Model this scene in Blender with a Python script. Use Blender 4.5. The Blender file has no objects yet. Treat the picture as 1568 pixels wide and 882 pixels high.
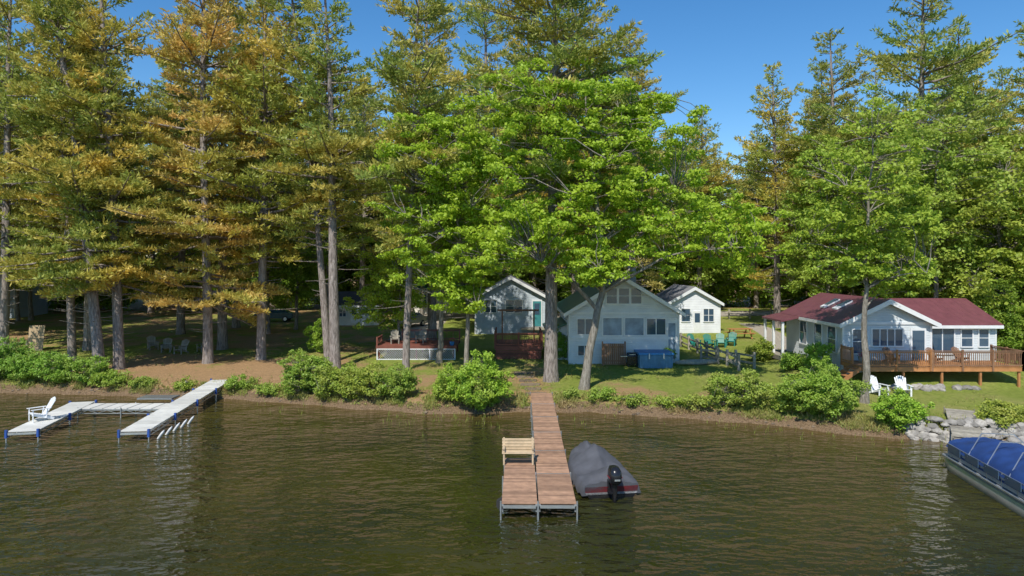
import bpy, bmesh, math, random
import numpy as np
from mathutils import Vector, Matrix, noise as mn

random.seed(7)
scene = bpy.context.scene
COL = scene.collection

# ------------------------------------------------------------------ materials
def new_mat(name):
    m = bpy.data.materials.new(name); m.use_nodes = True
    nt = m.node_tree
    b = nt.nodes["Principled BSDF"]
    return m, nt, b

def N(nt, t, **kw):
    n = nt.nodes.new(t)
    for k, v in kw.items():
        setattr(n, k, v)
    return n

def mixc(nt, fac, a, b):
    n = nt.nodes.new("ShaderNodeMix"); n.data_type = 'RGBA'
    for sock, v in ((n.inputs[0], fac), (n.inputs[6], a), (n.inputs[7], b)):
        if isinstance(v, bpy.types.NodeSocket): nt.links.new(v, sock)
        elif isinstance(v, (tuple, list)): sock.default_value = (*v[:3], 1)
        else: sock.default_value = v
    return n.outputs[2]

def mth(nt, op, a, b=None, c=None, clamp=False):
    n = nt.nodes.new("ShaderNodeMath"); n.operation = op; n.use_clamp = clamp
    for i, v in enumerate((a, b, c)):
        if v is None: continue
        if isinstance(v, bpy.types.NodeSocket): nt.links.new(v, n.inputs[i])
        else: n.inputs[i].default_value = v
    return n.outputs[0]

def noise_tex(nt, vec, scale, detail=3, rough=0.55):
    n = N(nt, "ShaderNodeTexNoise"); n.inputs["Scale"].default_value = scale
    n.inputs["Detail"].default_value = detail; n.inputs["Roughness"].default_value = rough
    if vec is not None: nt.links.new(vec, n.inputs["Vector"])
    return n.outputs["Fac"]

def rng_map(nt, v, a, b, c=0.0, d=1.0):
    n = N(nt, "ShaderNodeMapRange"); nt.links.new(v, n.inputs[0])
    n.inputs[1].default_value = a; n.inputs[2].default_value = b
    n.inputs[3].default_value = c; n.inputs[4].default_value = d
    return n.outputs[0]

def bump(nt, b, h, strength, dist=0.02):
    n = N(nt, "ShaderNodeBump"); n.inputs["Strength"].default_value = strength
    n.inputs["Distance"].default_value = dist
    nt.links.new(h, n.inputs["Height"]); nt.links.new(n.outputs[0], b.inputs["Normal"])

def simple(name, col, rough=0.6, metal=0.0, var=0.25, scale=3.0, island=0.0, col2=None, bmp=0.0, bscale=20):
    m, nt, b = new_mat(name)
    tc = N(nt, "ShaderNodeTexCoord")
    f = noise_tex(nt, tc.outputs["Object"], scale, 4)
    f = rng_map(nt, f, 0.3, 0.7)
    c2 = col2 if col2 else tuple(c * (1 - var) for c in col)
    out = mixc(nt, f, col, c2)
    if island > 0:
        g = N(nt, "ShaderNodeNewGeometry")
        k = rng_map(nt, g.outputs["Random Per Island"], 0, 1, 1 - island, 1 + island * 0.5)
        mul = N(nt, "ShaderNodeVectorMath", operation='SCALE')
        nt.links.new(out, mul.inputs[0]); nt.links.new(k, mul.inputs["Scale"])
        out = mul.outputs[0]
    nt.links.new(out, b.inputs["Base Color"])
    b.inputs["Roughness"].default_value = rough
    b.inputs["Metallic"].default_value = metal
    if bmp > 0:
        h = noise_tex(nt, tc.outputs["Object"], bscale, 4)
        bump(nt, b, h, bmp)
    return m

def siding(name, col, pitch=0.16):
    m, nt, b = new_mat(name)
    tc = N(nt, "ShaderNodeTexCoord")
    sep = N(nt, "ShaderNodeSeparateXYZ"); nt.links.new(tc.outputs["Object"], sep.inputs[0])
    fr = mth(nt, 'FRACT', mth(nt, 'MULTIPLY', sep.outputs[2], 1 / pitch))
    inv = mth(nt, 'SUBTRACT', 1.0, fr)
    bump(nt, b, inv, 1.0, 0.03)
    f = rng_map(nt, noise_tex(nt, tc.outputs["Object"], 1.3, 5), 0.3, 0.7)
    nt.links.new(mixc(nt, f, col, tuple(c * 0.82 for c in col)), b.inputs["Base Color"])
    b.inputs["Roughness"].default_value = 0.55
    return m

def seam_roof(name, col, axis=1, pitch=0.45):
    m, nt, b = new_mat(name)
    tc = N(nt, "ShaderNodeTexCoord")
    sep = N(nt, "ShaderNodeSeparateXYZ"); nt.links.new(tc.outputs["Object"], sep.inputs[0])
    fr = mth(nt, 'FRACT', mth(nt, 'MULTIPLY', sep.outputs[axis], 1 / pitch))
    rid = mth(nt, 'LESS_THAN', fr, 0.14)
    bump(nt, b, rid, 1.0, 0.05)
    f = rng_map(nt, noise_tex(nt, tc.outputs["Object"], 2.0, 5), 0.3, 0.7)
    nt.links.new(mixc(nt, f, col, tuple(c * 0.75 for c in col)), b.inputs["Base Color"])
    b.inputs["Roughness"].default_value = 0.42
    return m

def leaf_mat(name, c1, c2, c3, transl=0.35, patch=0.3, lo=0.45, hi=0.65):
    m, nt, b = new_mat(name)
    g = N(nt, "ShaderNodeNewGeometry"); tc = N(nt, "ShaderNodeTexCoord")
    oi = N(nt, "ShaderNodeObjectInfo")
    base = mixc(nt, g.outputs["Random Per Island"], c1, c2)
    add = N(nt, "ShaderNodeVectorMath", operation='ADD')
    nt.links.new(tc.outputs["Object"], add.inputs[0])
    comb = N(nt, "ShaderNodeCombineXYZ")
    nt.links.new(mth(nt, 'MULTIPLY', oi.outputs["Random"], 60.0), comb.inputs[0])
    nt.links.new(comb.outputs[0], add.inputs[1])
    f = rng_map(nt, noise_tex(nt, add.outputs[0], patch, 3), lo, hi)
    col = mixc(nt, f, base, c3)
    # object colour as per-tree tint
    mul = N(nt, "ShaderNodeVectorMath", operation='MULTIPLY')
    nt.links.new(col, mul.inputs[0]); nt.links.new(oi.outputs["Color"], mul.inputs[1])
    col = mul.outputs[0]
    nt.links.new(col, b.inputs["Base Color"])
    b.inputs["Roughness"].default_value = 0.5
    b.inputs["Specular IOR Level"].default_value = 0.35
    tr = N(nt, "ShaderNodeBsdfTranslucent"); nt.links.new(col, tr.inputs["Color"])
    ms = N(nt, "ShaderNodeMixShader"); ms.inputs[0].default_value = transl
    nt.links.new(b.outputs[0], ms.inputs[1]); nt.links.new(tr.outputs[0], ms.inputs[2])
    nt.links.new(ms.outputs[0], nt.nodes["Material Output"].inputs["Surface"])
    return m

M = {}
M['pine'] = leaf_mat("pine_needles", (0.21, 0.30, 0.06), (0.41, 0.47, 0.10), (0.64, 0.53, 0.12), 0.38, 0.24, 0.44, 0.66)
M['pine_gold'] = leaf_mat("pine_needles_golden", (0.40, 0.42, 0.085), (0.64, 0.54, 0.12), (0.76, 0.53, 0.16), 0.38, 0.3, 0.42, 0.62)
M['maple'] = leaf_mat("maple_leaves", (0.26, 0.43, 0.03), (0.50, 0.64, 0.06), (0.42, 0.56, 0.045), 0.45, 0.35)
M['decid'] = leaf_mat("broad_leaves", (0.20, 0.33, 0.04), (0.38, 0.50, 0.07), (0.32, 0.41, 0.06), 0.42, 0.3)
M['shrub'] = leaf_mat("shrub_leaves", (0.20, 0.34, 0.04), (0.38, 0.50, 0.075), (0.34, 0.42, 0.08), 0.35, 0.8)
M['grassb'] = leaf_mat("grass_blades", (0.22, 0.29, 0.05), (0.40, 0.42, 0.11), (0.42, 0.32, 0.15), 0.35, 0.5)
M['reed'] = leaf_mat("reed_blades", (0.20, 0.28, 0.04), (0.36, 0.40, 0.09), (0.28, 0.32, 0.06), 0.35, 0.5)

def bark(name, c1, c2):
    m, nt, b = new_mat(name)
    tc = N(nt, "ShaderNodeTexCoord")
    mp = N(nt, "ShaderNodeMapping"); mp.inputs["Scale"].default_value = (6, 6, 1.3)
    nt.links.new(tc.outputs["Object"], mp.inputs[0])
    f = noise_tex(nt, mp.outputs[0], 1.6, 6, 0.65)
    nt.links.new(mixc(nt, rng_map(nt, f, 0.35, 0.65), c1, c2), b.inputs["Base Color"])
    b.inputs["Roughness"].default_value = 0.9
    bump(nt, b, f, 1.0, 0.12)
    return m
M['bark'] = bark("pine_bark", (0.13, 0.105, 0.09), (0.40, 0.345, 0.31))
M['bark2'] = bark("maple_bark", (0.14, 0.12, 0.095), (0.36, 0.325, 0.27))

M['white'] = simple("white_paint", (0.78, 0.79, 0.80), 0.5, var=0.12)
M['whiteplastic'] = simple("white_chair_resin", (0.80, 0.81, 0.82), 0.4, var=0.05)
M['siding_w'] = siding("white_siding", (0.76, 0.78, 0.80))
M['siding_b'] = siding("blue_grey_siding", (0.47, 0.54, 0.60))
M['siding_g'] = siding("pale_grey_siding", (0.62, 0.66, 0.68))
M['siding_t'] = siding("tan_siding", (0.78, 0.75, 0.68))
M['roof_green'] = seam_roof("green_metal_roof", (0.05, 0.18, 0.145), 1)
M['roof_green_x'] = seam_roof("green_metal_roof_x", (0.05, 0.18, 0.145), 0)
M['roof_mar'] = seam_roof("maroon_metal_roof", (0.195, 0.065, 0.08), 1, 0.4)
M['roof_mar_x'] = seam_roof("maroon_metal_roof_x", (0.195, 0.065, 0.08), 0, 0.4)
M['roof_grey'] = simple("grey_shingles", (0.24, 0.24, 0.26), 0.85, scale=8, bmp=0.6, bscale=14)
M['roof_dark'] = simple("dark_shingles", (0.07, 0.065, 0.065), 0.85, scale=8, bmp=0.6, bscale=14)
m, nt, b = new_mat("window_glass")
b.inputs["Base Color"].default_value = (0.05, 0.09, 0.14, 1); b.inputs["Roughness"].default_value = 0.04
b.inputs["Specular IOR Level"].default_value = 0.9
tc = N(nt, "ShaderNodeTexCoord"); bump(nt, b, noise_tex(nt, tc.outputs["Object"], 0.8, 1), 0.25, 0.1)
M['glass'] = m
M['pane_reflect'] = simple("pane_reflection_tint", (0.30, 0.42, 0.56), 0.25, var=0.6, scale=1.2)  # bluish window panes, their reflection painted in as base colour
M['dockwood'] = simple("dock_boards_brown", (0.46, 0.27, 0.17), 0.75, var=0.35, scale=4, island=0.35, bmp=0.3, bscale=30)
M['deckred'] = simple("deck_red_stain", (0.25, 0.08, 0.055), 0.7, island=0.25, var=0.3)
M['deckorange'] = simple("deck_orange_stain", (0.50, 0.22, 0.08), 0.65, island=0.25, var=0.3)
M['deckbrown'] = simple("deck_brown_stain", (0.30, 0.155, 0.085), 0.7, island=0.25, var=0.3)
M['greywood'] = simple("weathered_wood", (0.42, 0.38, 0.31), 0.85, island=0.3, var=0.4, scale=5)
M['tanwood'] = simple("pale_bench_wood", (0.62, 0.47, 0.30), 0.7, island=0.15, var=0.25, scale=6)
M['greydock'] = simple("pale_dock_panels", (0.70, 0.69, 0.64), 0.6, island=0.14, var=0.2, scale=2)
M['alu'] = simple("aluminium", (0.62, 0.64, 0.66), 0.35, 0.8, var=0.2)
M['bluepost'] = simple("blue_plastic_caps", (0.03, 0.09, 0.35), 0.4)
M['cover'] = simple("grey_canvas_cover", (0.085, 0.088, 0.102), 0.85, var=0.35, scale=2.0, bmp=0.6, bscale=3)
M['bluecanvas'] = simple("blue_canvas", (0.012, 0.05, 0.20), 0.75, var=0.4, scale=1.5, bmp=0.6, bscale=4)
M['black'] = simple("black_engine_paint", (0.015, 0.015, 0.018), 0.25, var=0.3)
M['red'] = simple("red_gelcoat", (0.33, 0.012, 0.02), 0.25, var=0.2)
M['hull'] = simple("white_gelcoat", (0.70, 0.70, 0.70), 0.25, var=0.1)
M['hullgrey'] = simple("grey_panel", (0.42, 0.44, 0.47), 0.35, 0.3, var=0.15)
M['teal'] = simple("teal_resin", (0.02, 0.22, 0.18), 0.45, var=0.2)
M['spablue'] = simple("blue_tarp", (0.04, 0.24, 0.58), 0.5, var=0.35, scale=2.5, bmp=0.5, bscale=6)
M['spatub'] = simple("spa_cabinet", (0.12, 0.28, 0.46), 0.6, var=0.3)
M['rock'] = simple("shore_stone", (0.42, 0.39, 0.35), 0.9, island=0.4, var=0.45, scale=4, bmp=0.6, bscale=8)
M['rockb'] = simple("muddy_stone", (0.23, 0.17, 0.115), 0.9, island=0.4, var=0.45, scale=4, bmp=0.6, bscale=8)
M['plywood'] = simple("plywood", (0.45, 0.33, 0.20), 0.8, var=0.25)
M['rubber'] = simple("dark_rubber", (0.03, 0.03, 0.03), 0.8)
M['carpaint'] = simple("car_paint_dark_teal", (0.03, 0.10, 0.13), 0.25)
M['silvercar'] = simple("car_paint_silver", (0.4, 0.41, 0.43), 0.3, 0.4)
M['door'] = simple("teal_door_paint", (0.05, 0.25, 0.27), 0.45)
M['flower'] = simple("flower_petals", (0.5, 0.05, 0.10), 0.6, island=0.3)

# ------------------------------------------------------------------ mesh builder
class MB:
    def __init__(s):
        s.v = []; s.f = []; s.m = []; s.mats = []; s.sm = []
    def mi(s, k):
        if k not in s.mats: s.mats.append(k)
        return s.mats.index(k)
    def add(s, vs, fs, k, smooth=False):
        o = len(s.v); i = s.mi(k)
        s.v += [tuple(p) for p in vs]
        for f in fs:
            s.f.append(tuple(a + o for a in f)); s.m.append(i); s.sm.append(smooth)
    def box(s, x0, x1, y0, y1, z0, z1, k):
        vs = [(x0,y0,z0),(x1,y0,z0),(x1,y1,z0),(x0,y1,z0),(x0,y0,z1),(x1,y0,z1),(x1,y1,z1),(x0,y1,z1)]
        s.add(vs, [(0,3,2,1),(4,5,6,7),(0,1,5,4),(1,2,6,5),(2,3,7,6),(3,0,4,7)], k)
    def beam(s, p0, p1, w, h, k, up=(0,0,1)):
        p0 = Vector(p0); p1 = Vector(p1); t = (p1-p0).normalized(); up = Vector(up)
        if abs(t.dot(up)) > 0.98: up = Vector((0,1,0))
        sx = t.cross(up).normalized(); u = sx.cross(t).normalized()
        vs = []
        for p in (p0, p1):
            for a, c in ((-1,-1),(1,-1),(1,1),(-1,1)):
                vs.append(p + sx*a*w/2 + u*c*h/2)
        s.add(vs, [(0,1,2,3),(7,6,5,4),(0,4,5,1),(1,5,6,2),(2,6,7,3),(3,7,4,0)], k)
    def tube(s, p0, p1, r0, r1, k, n=10):
        p0 = Vector(p0); p1 = Vector(p1); t = (p1-p0).normalized()
        a = Vector((1,0,0)) if abs(t.x) < 0.9 else Vector((0,1,0))
        u = t.cross(a).normalized(); w = t.cross(u)
        vs = []
        for p, r in ((p0,r0),(p1,r1)):
            for i in range(n):
                q = 2*math.pi*i/n
                vs.append(p + u*math.cos(q)*r + w*math.sin(q)*r)
        fs = [(i,(i+1)%n,n+(i+1)%n,n+i) for i in range(n)]
        s.add(vs, fs, k, True)
        s.add(vs[:n], [tuple(range(n-1,-1,-1))], k); s.add(vs[n:], [tuple(range(n))], k)
    def prism(s, pts, ext, k):
        n = len(pts); e = Vector(ext)
        vs = [Vector(p) for p in pts] + [Vector(p)+e for p in pts]
        s.add(vs, [tuple(range(n-1,-1,-1)), tuple(range(n,2*n))] + [(i,(i+1)%n,n+(i+1)%n,n+i) for i in range(n)], k)
    def loft(s, secs, k, closed=True, caps=True, smooth=True):
        n = len(secs[0]); vs = [p for sec in secs for p in sec]; fs = []
        for j in range(len(secs)-1):
            for i in range(n if closed else n-1):
                fs.append((j*n+i, j*n+(i+1)%n, (j+1)*n+(i+1)%n, (j+1)*n+i))
        s.add(vs, fs, k, smooth)
        if caps and closed:
            s.add(secs[0], [tuple(range(n-1,-1,-1))], k); s.add(secs[-1], [tuple(range(n))], k)
    def build(s, name, loc=(0,0,0), rotz=0, parent=None, scale=1, bevel=0):
        me = bpy.data.meshes.new(name)
        me.from_pydata(s.v, [], s.f)
        for k in s.mats: me.materials.append(M[k])
        me.polygons.foreach_set("material_index", s.m)
        me.polygons.foreach_set("use_smooth", s.sm)
        bm = bmesh.new(); bm.from_mesh(me); bmesh.ops.recalc_face_normals(bm, faces=bm.faces); bm.to_mesh(me); bm.free()
        o = bpy.data.objects.new(name, me); COL.objects.link(o)
        o.location = loc; o.rotation_euler = (0,0,rotz); o.scale = (scale,)*3
        if parent: o.parent = parent
        if bevel:
            b = o.modifiers.new("Bevel", 'BEVEL'); b.width = bevel; b.segments = 2; b.limit_method = 'ANGLE'
        return o

def empty(name, loc=(0,0,0)):
    e = bpy.data.objects.new(name, None); COL.objects.link(e); e.location = loc; return e

# ------------------------------------------------------------------ terrain
SX = [-400,-150,-60,-32.5,-23.6,-17.2,-13.2,-6.6,-3,0.6,4.2,7.5,10.8,13.7,16.1,18.7,22.6,40,100,400]
SY = [60,52,45.5,43.6,42.4,41.6,40.2,38.0,37.2,37.9,37.9,36.7,35.8,34.5,32.8,31.9,30.6,27,20,0]
def shore(x): return float(np.interp(x, SX, SY)) + 0.4*mn.noise(Vector((x*0.5, 3.1, 0))) + 0.2*mn.noise(Vector((x*1.9, 1.1, 0)))
def ground(x, y):
    d = y - shore(x)
    if d < 0: z = -0.05 + 0.35*d
    elif d < 1.3: z = -0.05 + 0.63*(d/1.3)**0.7
    else: z = 0.58 + 0.03*min(d-1.3, 60)
    z = max(z, -3.0)
    if d > 0:
        q = ((x-27.5)/9.5)**2 + ((y-47.5)/7.2)**2
        z += 0.62*max(0, 1-q**2) if q < 1 else 0
        z += 0.10*mn.noise(Vector((x*0.18, y*0.18, 0)))*min(d/3, 1)
        z += 0.03*mn.noise(Vector((x*1.3, y*1.3, 2)))
    return z
xs = np.concatenate([np.linspace(-600,-80,20), np.linspace(-77,-36,20), np.linspace(-35,35,176), np.linspace(36,80,22), np.linspace(90,600,20)])
ys = np.concatenate([np.linspace(-300,15,12), np.linspace(20,66,116), np.linspace(68,130,32), np.linspace(150,1200,14)])
nx, ny = len(xs), len(ys)
V = []; br = []; so = []; pa = []
def sstep(a, b, v):
    t = min(1, max(0, (v-a)/(b-a))); return t*t*(3-2*t)
for y in ys:
    for x in xs:
        z = ground(x, y); V.append((x, y, z))
        d = y - shore(x)
        # pine needle litter: strong under left pines close to the lake
        f = 1.0*sstep(-34,-27,x)*(1-sstep(-13,-8,x))*(1-sstep(9,17,d))
        f = max(f, 0.7*sstep(-10,-7,x)*(1-sstep(1,4,x))*(1-sstep(5,16,d)))
        f = max(f, 0.45*sstep(2,5,x)*(1-sstep(11,16,x))*(1-sstep(3,7,d)))
        f = max(f, 0.52*(1-sstep(-12,-7,x))*sstep(13,16,d))
        f = max(f, 1.0*sstep(85,98,y))
        br.append(f)
        so.append(1-sstep(0.5,1.5,abs(d+0.1)) if d > 0 else 1.0)
        # gravel path beside the cottage and drive behind
        cx = 23.0 + 2.4*math.sin((y-58)*0.11)
        p = (1-sstep(0.8,1.3,abs(x-cx)))*sstep(50,53,y)*(1-sstep(72,76,y))
        p = max(p, (1-sstep(2.0,2.6,abs(y-84)))*sstep(-15,-13,x)*(1-sstep(38,42,x)))
        p = max(p, (1-sstep(1.6,2.3,abs(x+9.5)))*sstep(58,60,y)*(1-sstep(80,82,y)))
        pa.append(p)
F = [(j*nx+i, j*nx+i+1, (j+1)*nx+i+1, (j+1)*nx+i) for j in range(ny-1) for i in range(nx-1)]
me = bpy.data.meshes.new("ground"); me.from_pydata(V, [], F)
for nm, arr in (("brown", br), ("soil", so), ("path", pa)):
    a = me.attributes.new(nm, 'FLOAT', 'POINT'); a.data.foreach_set("value", arr)
me.polygons.foreach_set("use_smooth", [True]*len(F))
m, nt, b = new_mat("lawn_ground")
tc = N(nt, "ShaderNodeTexCoord"); P = tc.outputs["Object"]
n1 = noise_tex(nt, P, 0.35, 5, 0.65); n2 = noise_tex(nt, P, 3.5, 6, 0.7); n3 = noise_tex(nt, P, 14.0, 4, 0.7)
g = mixc(nt, rng_map(nt, n2, 0.35, 0.65), (0.24, 0.31, 0.05), (0.42, 0.47, 0.10))
g = mixc(nt, rng_map(nt, n1, 0.45, 0.70, 0, 0.6), g, (0.54, 0.45, 0.18))
g = mixc(nt, rng_map(nt, n3, 0.3, 0.7, 0, 0.45), g, (0.11, 0.145, 0.03))
brn = mixc(nt, rng_map(nt, n2, 0.3, 0.7), (0.60, 0.37, 0.20), (0.43, 0.265, 0.135))
brn = mixc(nt, rng_map(nt, n3, 0.45, 0.7, 0, 0.7), brn, (0.25, 0.20, 0.09))
a1 = N(nt, "ShaderNodeAttribute", attribute_name="brown")
f = mth(nt, 'ADD', a1.outputs["Fac"], mth(nt, 'MULTIPLY', mth(nt, 'SUBTRACT', n1, 0.5), 2.6))
f = mth(nt, 'ADD', f, mth(nt, 'MULTIPLY', mth(nt, 'SUBTRACT', n2, 0.5), 1.6))
f = mth(nt, 'MULTIPLY', rng_map(nt, f, 0.3, 0.7), mth(nt, 'GREATER_THAN', a1.outputs["Fac"], 0.01))
c = mixc(nt, f, g, brn)
a2 = N(nt, "ShaderNodeAttribute", attribute_name="soil")
f2 = rng_map(nt, mth(nt, 'ADD', a2.outputs["Fac"], mth(nt, 'MULTIPLY', mth(nt, 'SUBTRACT', n2, 0.5), 1.4)), 0.5, 0.65)
c = mixc(nt, f2, c, mixc(nt, rng_map(nt, n3, 0.35, 0.65), (0.15, 0.10, 0.055), (0.38, 0.26, 0.16)))
a3 = N(nt, "ShaderNodeAttribute", attribute_name="path")
f3 = rng_map(nt, mth(nt, 'ADD', a3.outputs["Fac"], mth(nt, 'MULTIPLY', mth(nt, 'SUBTRACT', n2, 0.5), 0.6)), 0.4, 0.6)
c = mixc(nt, f3, c, mixc(nt, n3, (0.56, 0.50, 0.42), (0.44, 0.39, 0.33)))
nt.links.new(c, b.inputs["Base Color"]); b.inputs["Roughness"].default_value = 0.95
b.inputs["Specular IOR Level"].default_value = 0.1
bump(nt, b, mth(nt, 'ADD', n2, n3), 1.0, 0.12)
me.materials.append(m)
COL.objects.link(bpy.data.objects.new("ground", me))

# ------------------------------------------------------------------ water
wx = np.concatenate([[-600,-200,-90], np.linspace(-60,60,121), [90,200,600]])
wy = np.concatenate([[-300,-60,0,12], np.linspace(20,62,57)])
V = []; sh = []
for y in wy:
    for x in wx:
        V.append((x,y,0)); d = shore(x)-y
        sh.append(math.exp(-max(0,d)/1.6))
nwx = len(wx)
F = [(j*nwx+i, j*nwx+i+1, (j+1)*nwx+i+1, (j+1)*nwx+i) for j in range(len(wy)-1) for i in range(nwx-1)]
me = bpy.data.meshes.new("lake_water"); me.from_pydata(V, [], F)
a = me.attributes.new("shallow", 'FLOAT', 'POINT'); a.data.foreach_set("value", sh)
m, nt, b = new_mat("lake_water")
tc = N(nt, "ShaderNodeTexCoord"); P = tc.outputs["Object"]
def wmap(rot, sy):
    mp = N(nt, "ShaderNodeMapping"); mp.inputs["Scale"].default_value = (1.0, sy, 1); mp.inputs["Rotation"].default_value = (0,0,math.radians(rot))
    nt.links.new(P, mp.inputs[0]); return mp.outputs[0]
w1 = noise_tex(nt, wmap(-32, 2.2), 0.8, 2, 0.5)
w2 = noise_tex(nt, wmap(22, 1.7), 1.9, 2, 0.5)
w3 = noise_tex(nt, wmap(-40, 1.6), 4.5, 2, 0.5)
gust = rng_map(nt, noise_tex(nt, P, 0.12, 3), 0.36, 0.62, 0.25, 1.25)
h = mth(nt, 'ADD', mth(nt, 'MULTIPLY', w1, 1.0), mth(nt, 'MULTIPLY', w2, 0.6))
h = mth(nt, 'MULTIPLY', mth(nt, 'ADD', h, mth(nt, 'MULTIPLY', w3, 0.13)), gust)
bump(nt, b, h, 1.0, 0.42)
big = noise_tex(nt, P, 0.10, 3)
deep = mixc(nt, rng_map(nt, big, 0.35, 0.65), (0.017, 0.020, 0.004), (0.046, 0.042, 0.008))
a1 = N(nt, "ShaderNodeAttribute", attribute_name="shallow")
nt.links.new(mixc(nt, mth(nt, 'MULTIPLY', a1.outputs["Fac"], 0.7), deep, (0.13, 0.08, 0.03)), b.inputs["Base Color"])
b.inputs["Roughness"].default_value = 0.02; b.inputs["IOR"].default_value = 1.42
me.materials.append(m)
COL.objects.link(bpy.data.objects.new("lake_water", me))

# ------------------------------------------------------------------ vegetation engine
class Acc:
    def __init__(s): s.V=[]; s.F=[]; s.M=[]; s.S=[]; s.n=0
    def add(s, v, f, m, smooth=False):
        s.V.append(v); s.F.append(f + s.n); s.M.append(np.full(len(f), m, np.int32)); s.S.append(np.full(len(f), smooth)); s.n += len(v)
    def mesh(s, name, mats):
        V = np.concatenate(s.V).astype(np.float32); F = np.concatenate(s.F).astype(np.int32)
        me = bpy.data.meshes.new(name)
        me.vertices.add(len(V)); me.vertices.foreach_set("co", V.ravel())
        me.loops.add(F.size); me.loops.foreach_set("vertex_index", F.ravel())
        me.polygons.add(len(F)); me.polygons.foreach_set("loop_start", np.arange(0, F.size, 4, dtype=np.int32))
        try: me.polygons.foreach_set("loop_total", np.full(len(F), 4, np.int32))
        except Exception: pass
        me.polygons.foreach_set("material_index", np.concatenate(s.M))
        me.polygons.foreach_set("use_smooth", np.concatenate(s.S))
        for k in mats: me.materials.append(M[k])
        me.update(calc_edges=True)
        return me

def sweep(path, rad, n=8):
    path = np.asarray(path, float); rad = np.asarray(rad, float)
    t = np.gradient(path, axis=0); t /= np.linalg.norm(t, axis=1)[:,None] + 1e-9
    ref = np.array([1.0,0.2,0]) if abs(t[0,2]) > 0.6 else np.array([0,0,1.0])
    u = np.cross(t, ref); u /= np.linalg.norm(u, axis=1)[:,None] + 1e-9
    w = np.cross(t, u)
    a = np.linspace(0, 2*np.pi, n, endpoint=False)
    V = path[:,None,:] + rad[:,None,None]*(np.cos(a)[None,:,None]*u[:,None,:] + np.sin(a)[None,:,None]*w[:,None,:])
    K = len(path); F = []
    for j in range(K-1):
        for i in range(n):
            F.append((j*n+i, j*n+(i+1)%n, (j+1)*n+(i+1)%n, (j+1)*n+i))
    return V.reshape(-1,3), np.array(F)

def unit(a): return a/(np.linalg.norm(a, axis=-1, keepdims=True)+1e-9)

def blades(rng, P, D, k, l0, l1, w, up=0.45, jit=0.6):
    P = np.repeat(P, k, axis=0); D = np.repeat(D, k, axis=0)
    d = unit(D*0.7 + np.array([0,0,up]) + rng.normal(0, jit, D.shape))
    L = rng.uniform(l0, l1, (len(P),1))
    side = unit(np.cross(d, rng.normal(0,1,d.shape)))*w*rng.uniform(0.7,1.3,(len(P),1))
    P = P + rng.normal(0, 0.05, P.shape)
    V = np.stack([P, P+d*L*0.5+side, P+d*L, P+d*L*0.5-side], axis=1).reshape(-1,3)
    F = np.arange(len(V)).reshape(-1,4)
    return V, F

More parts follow.
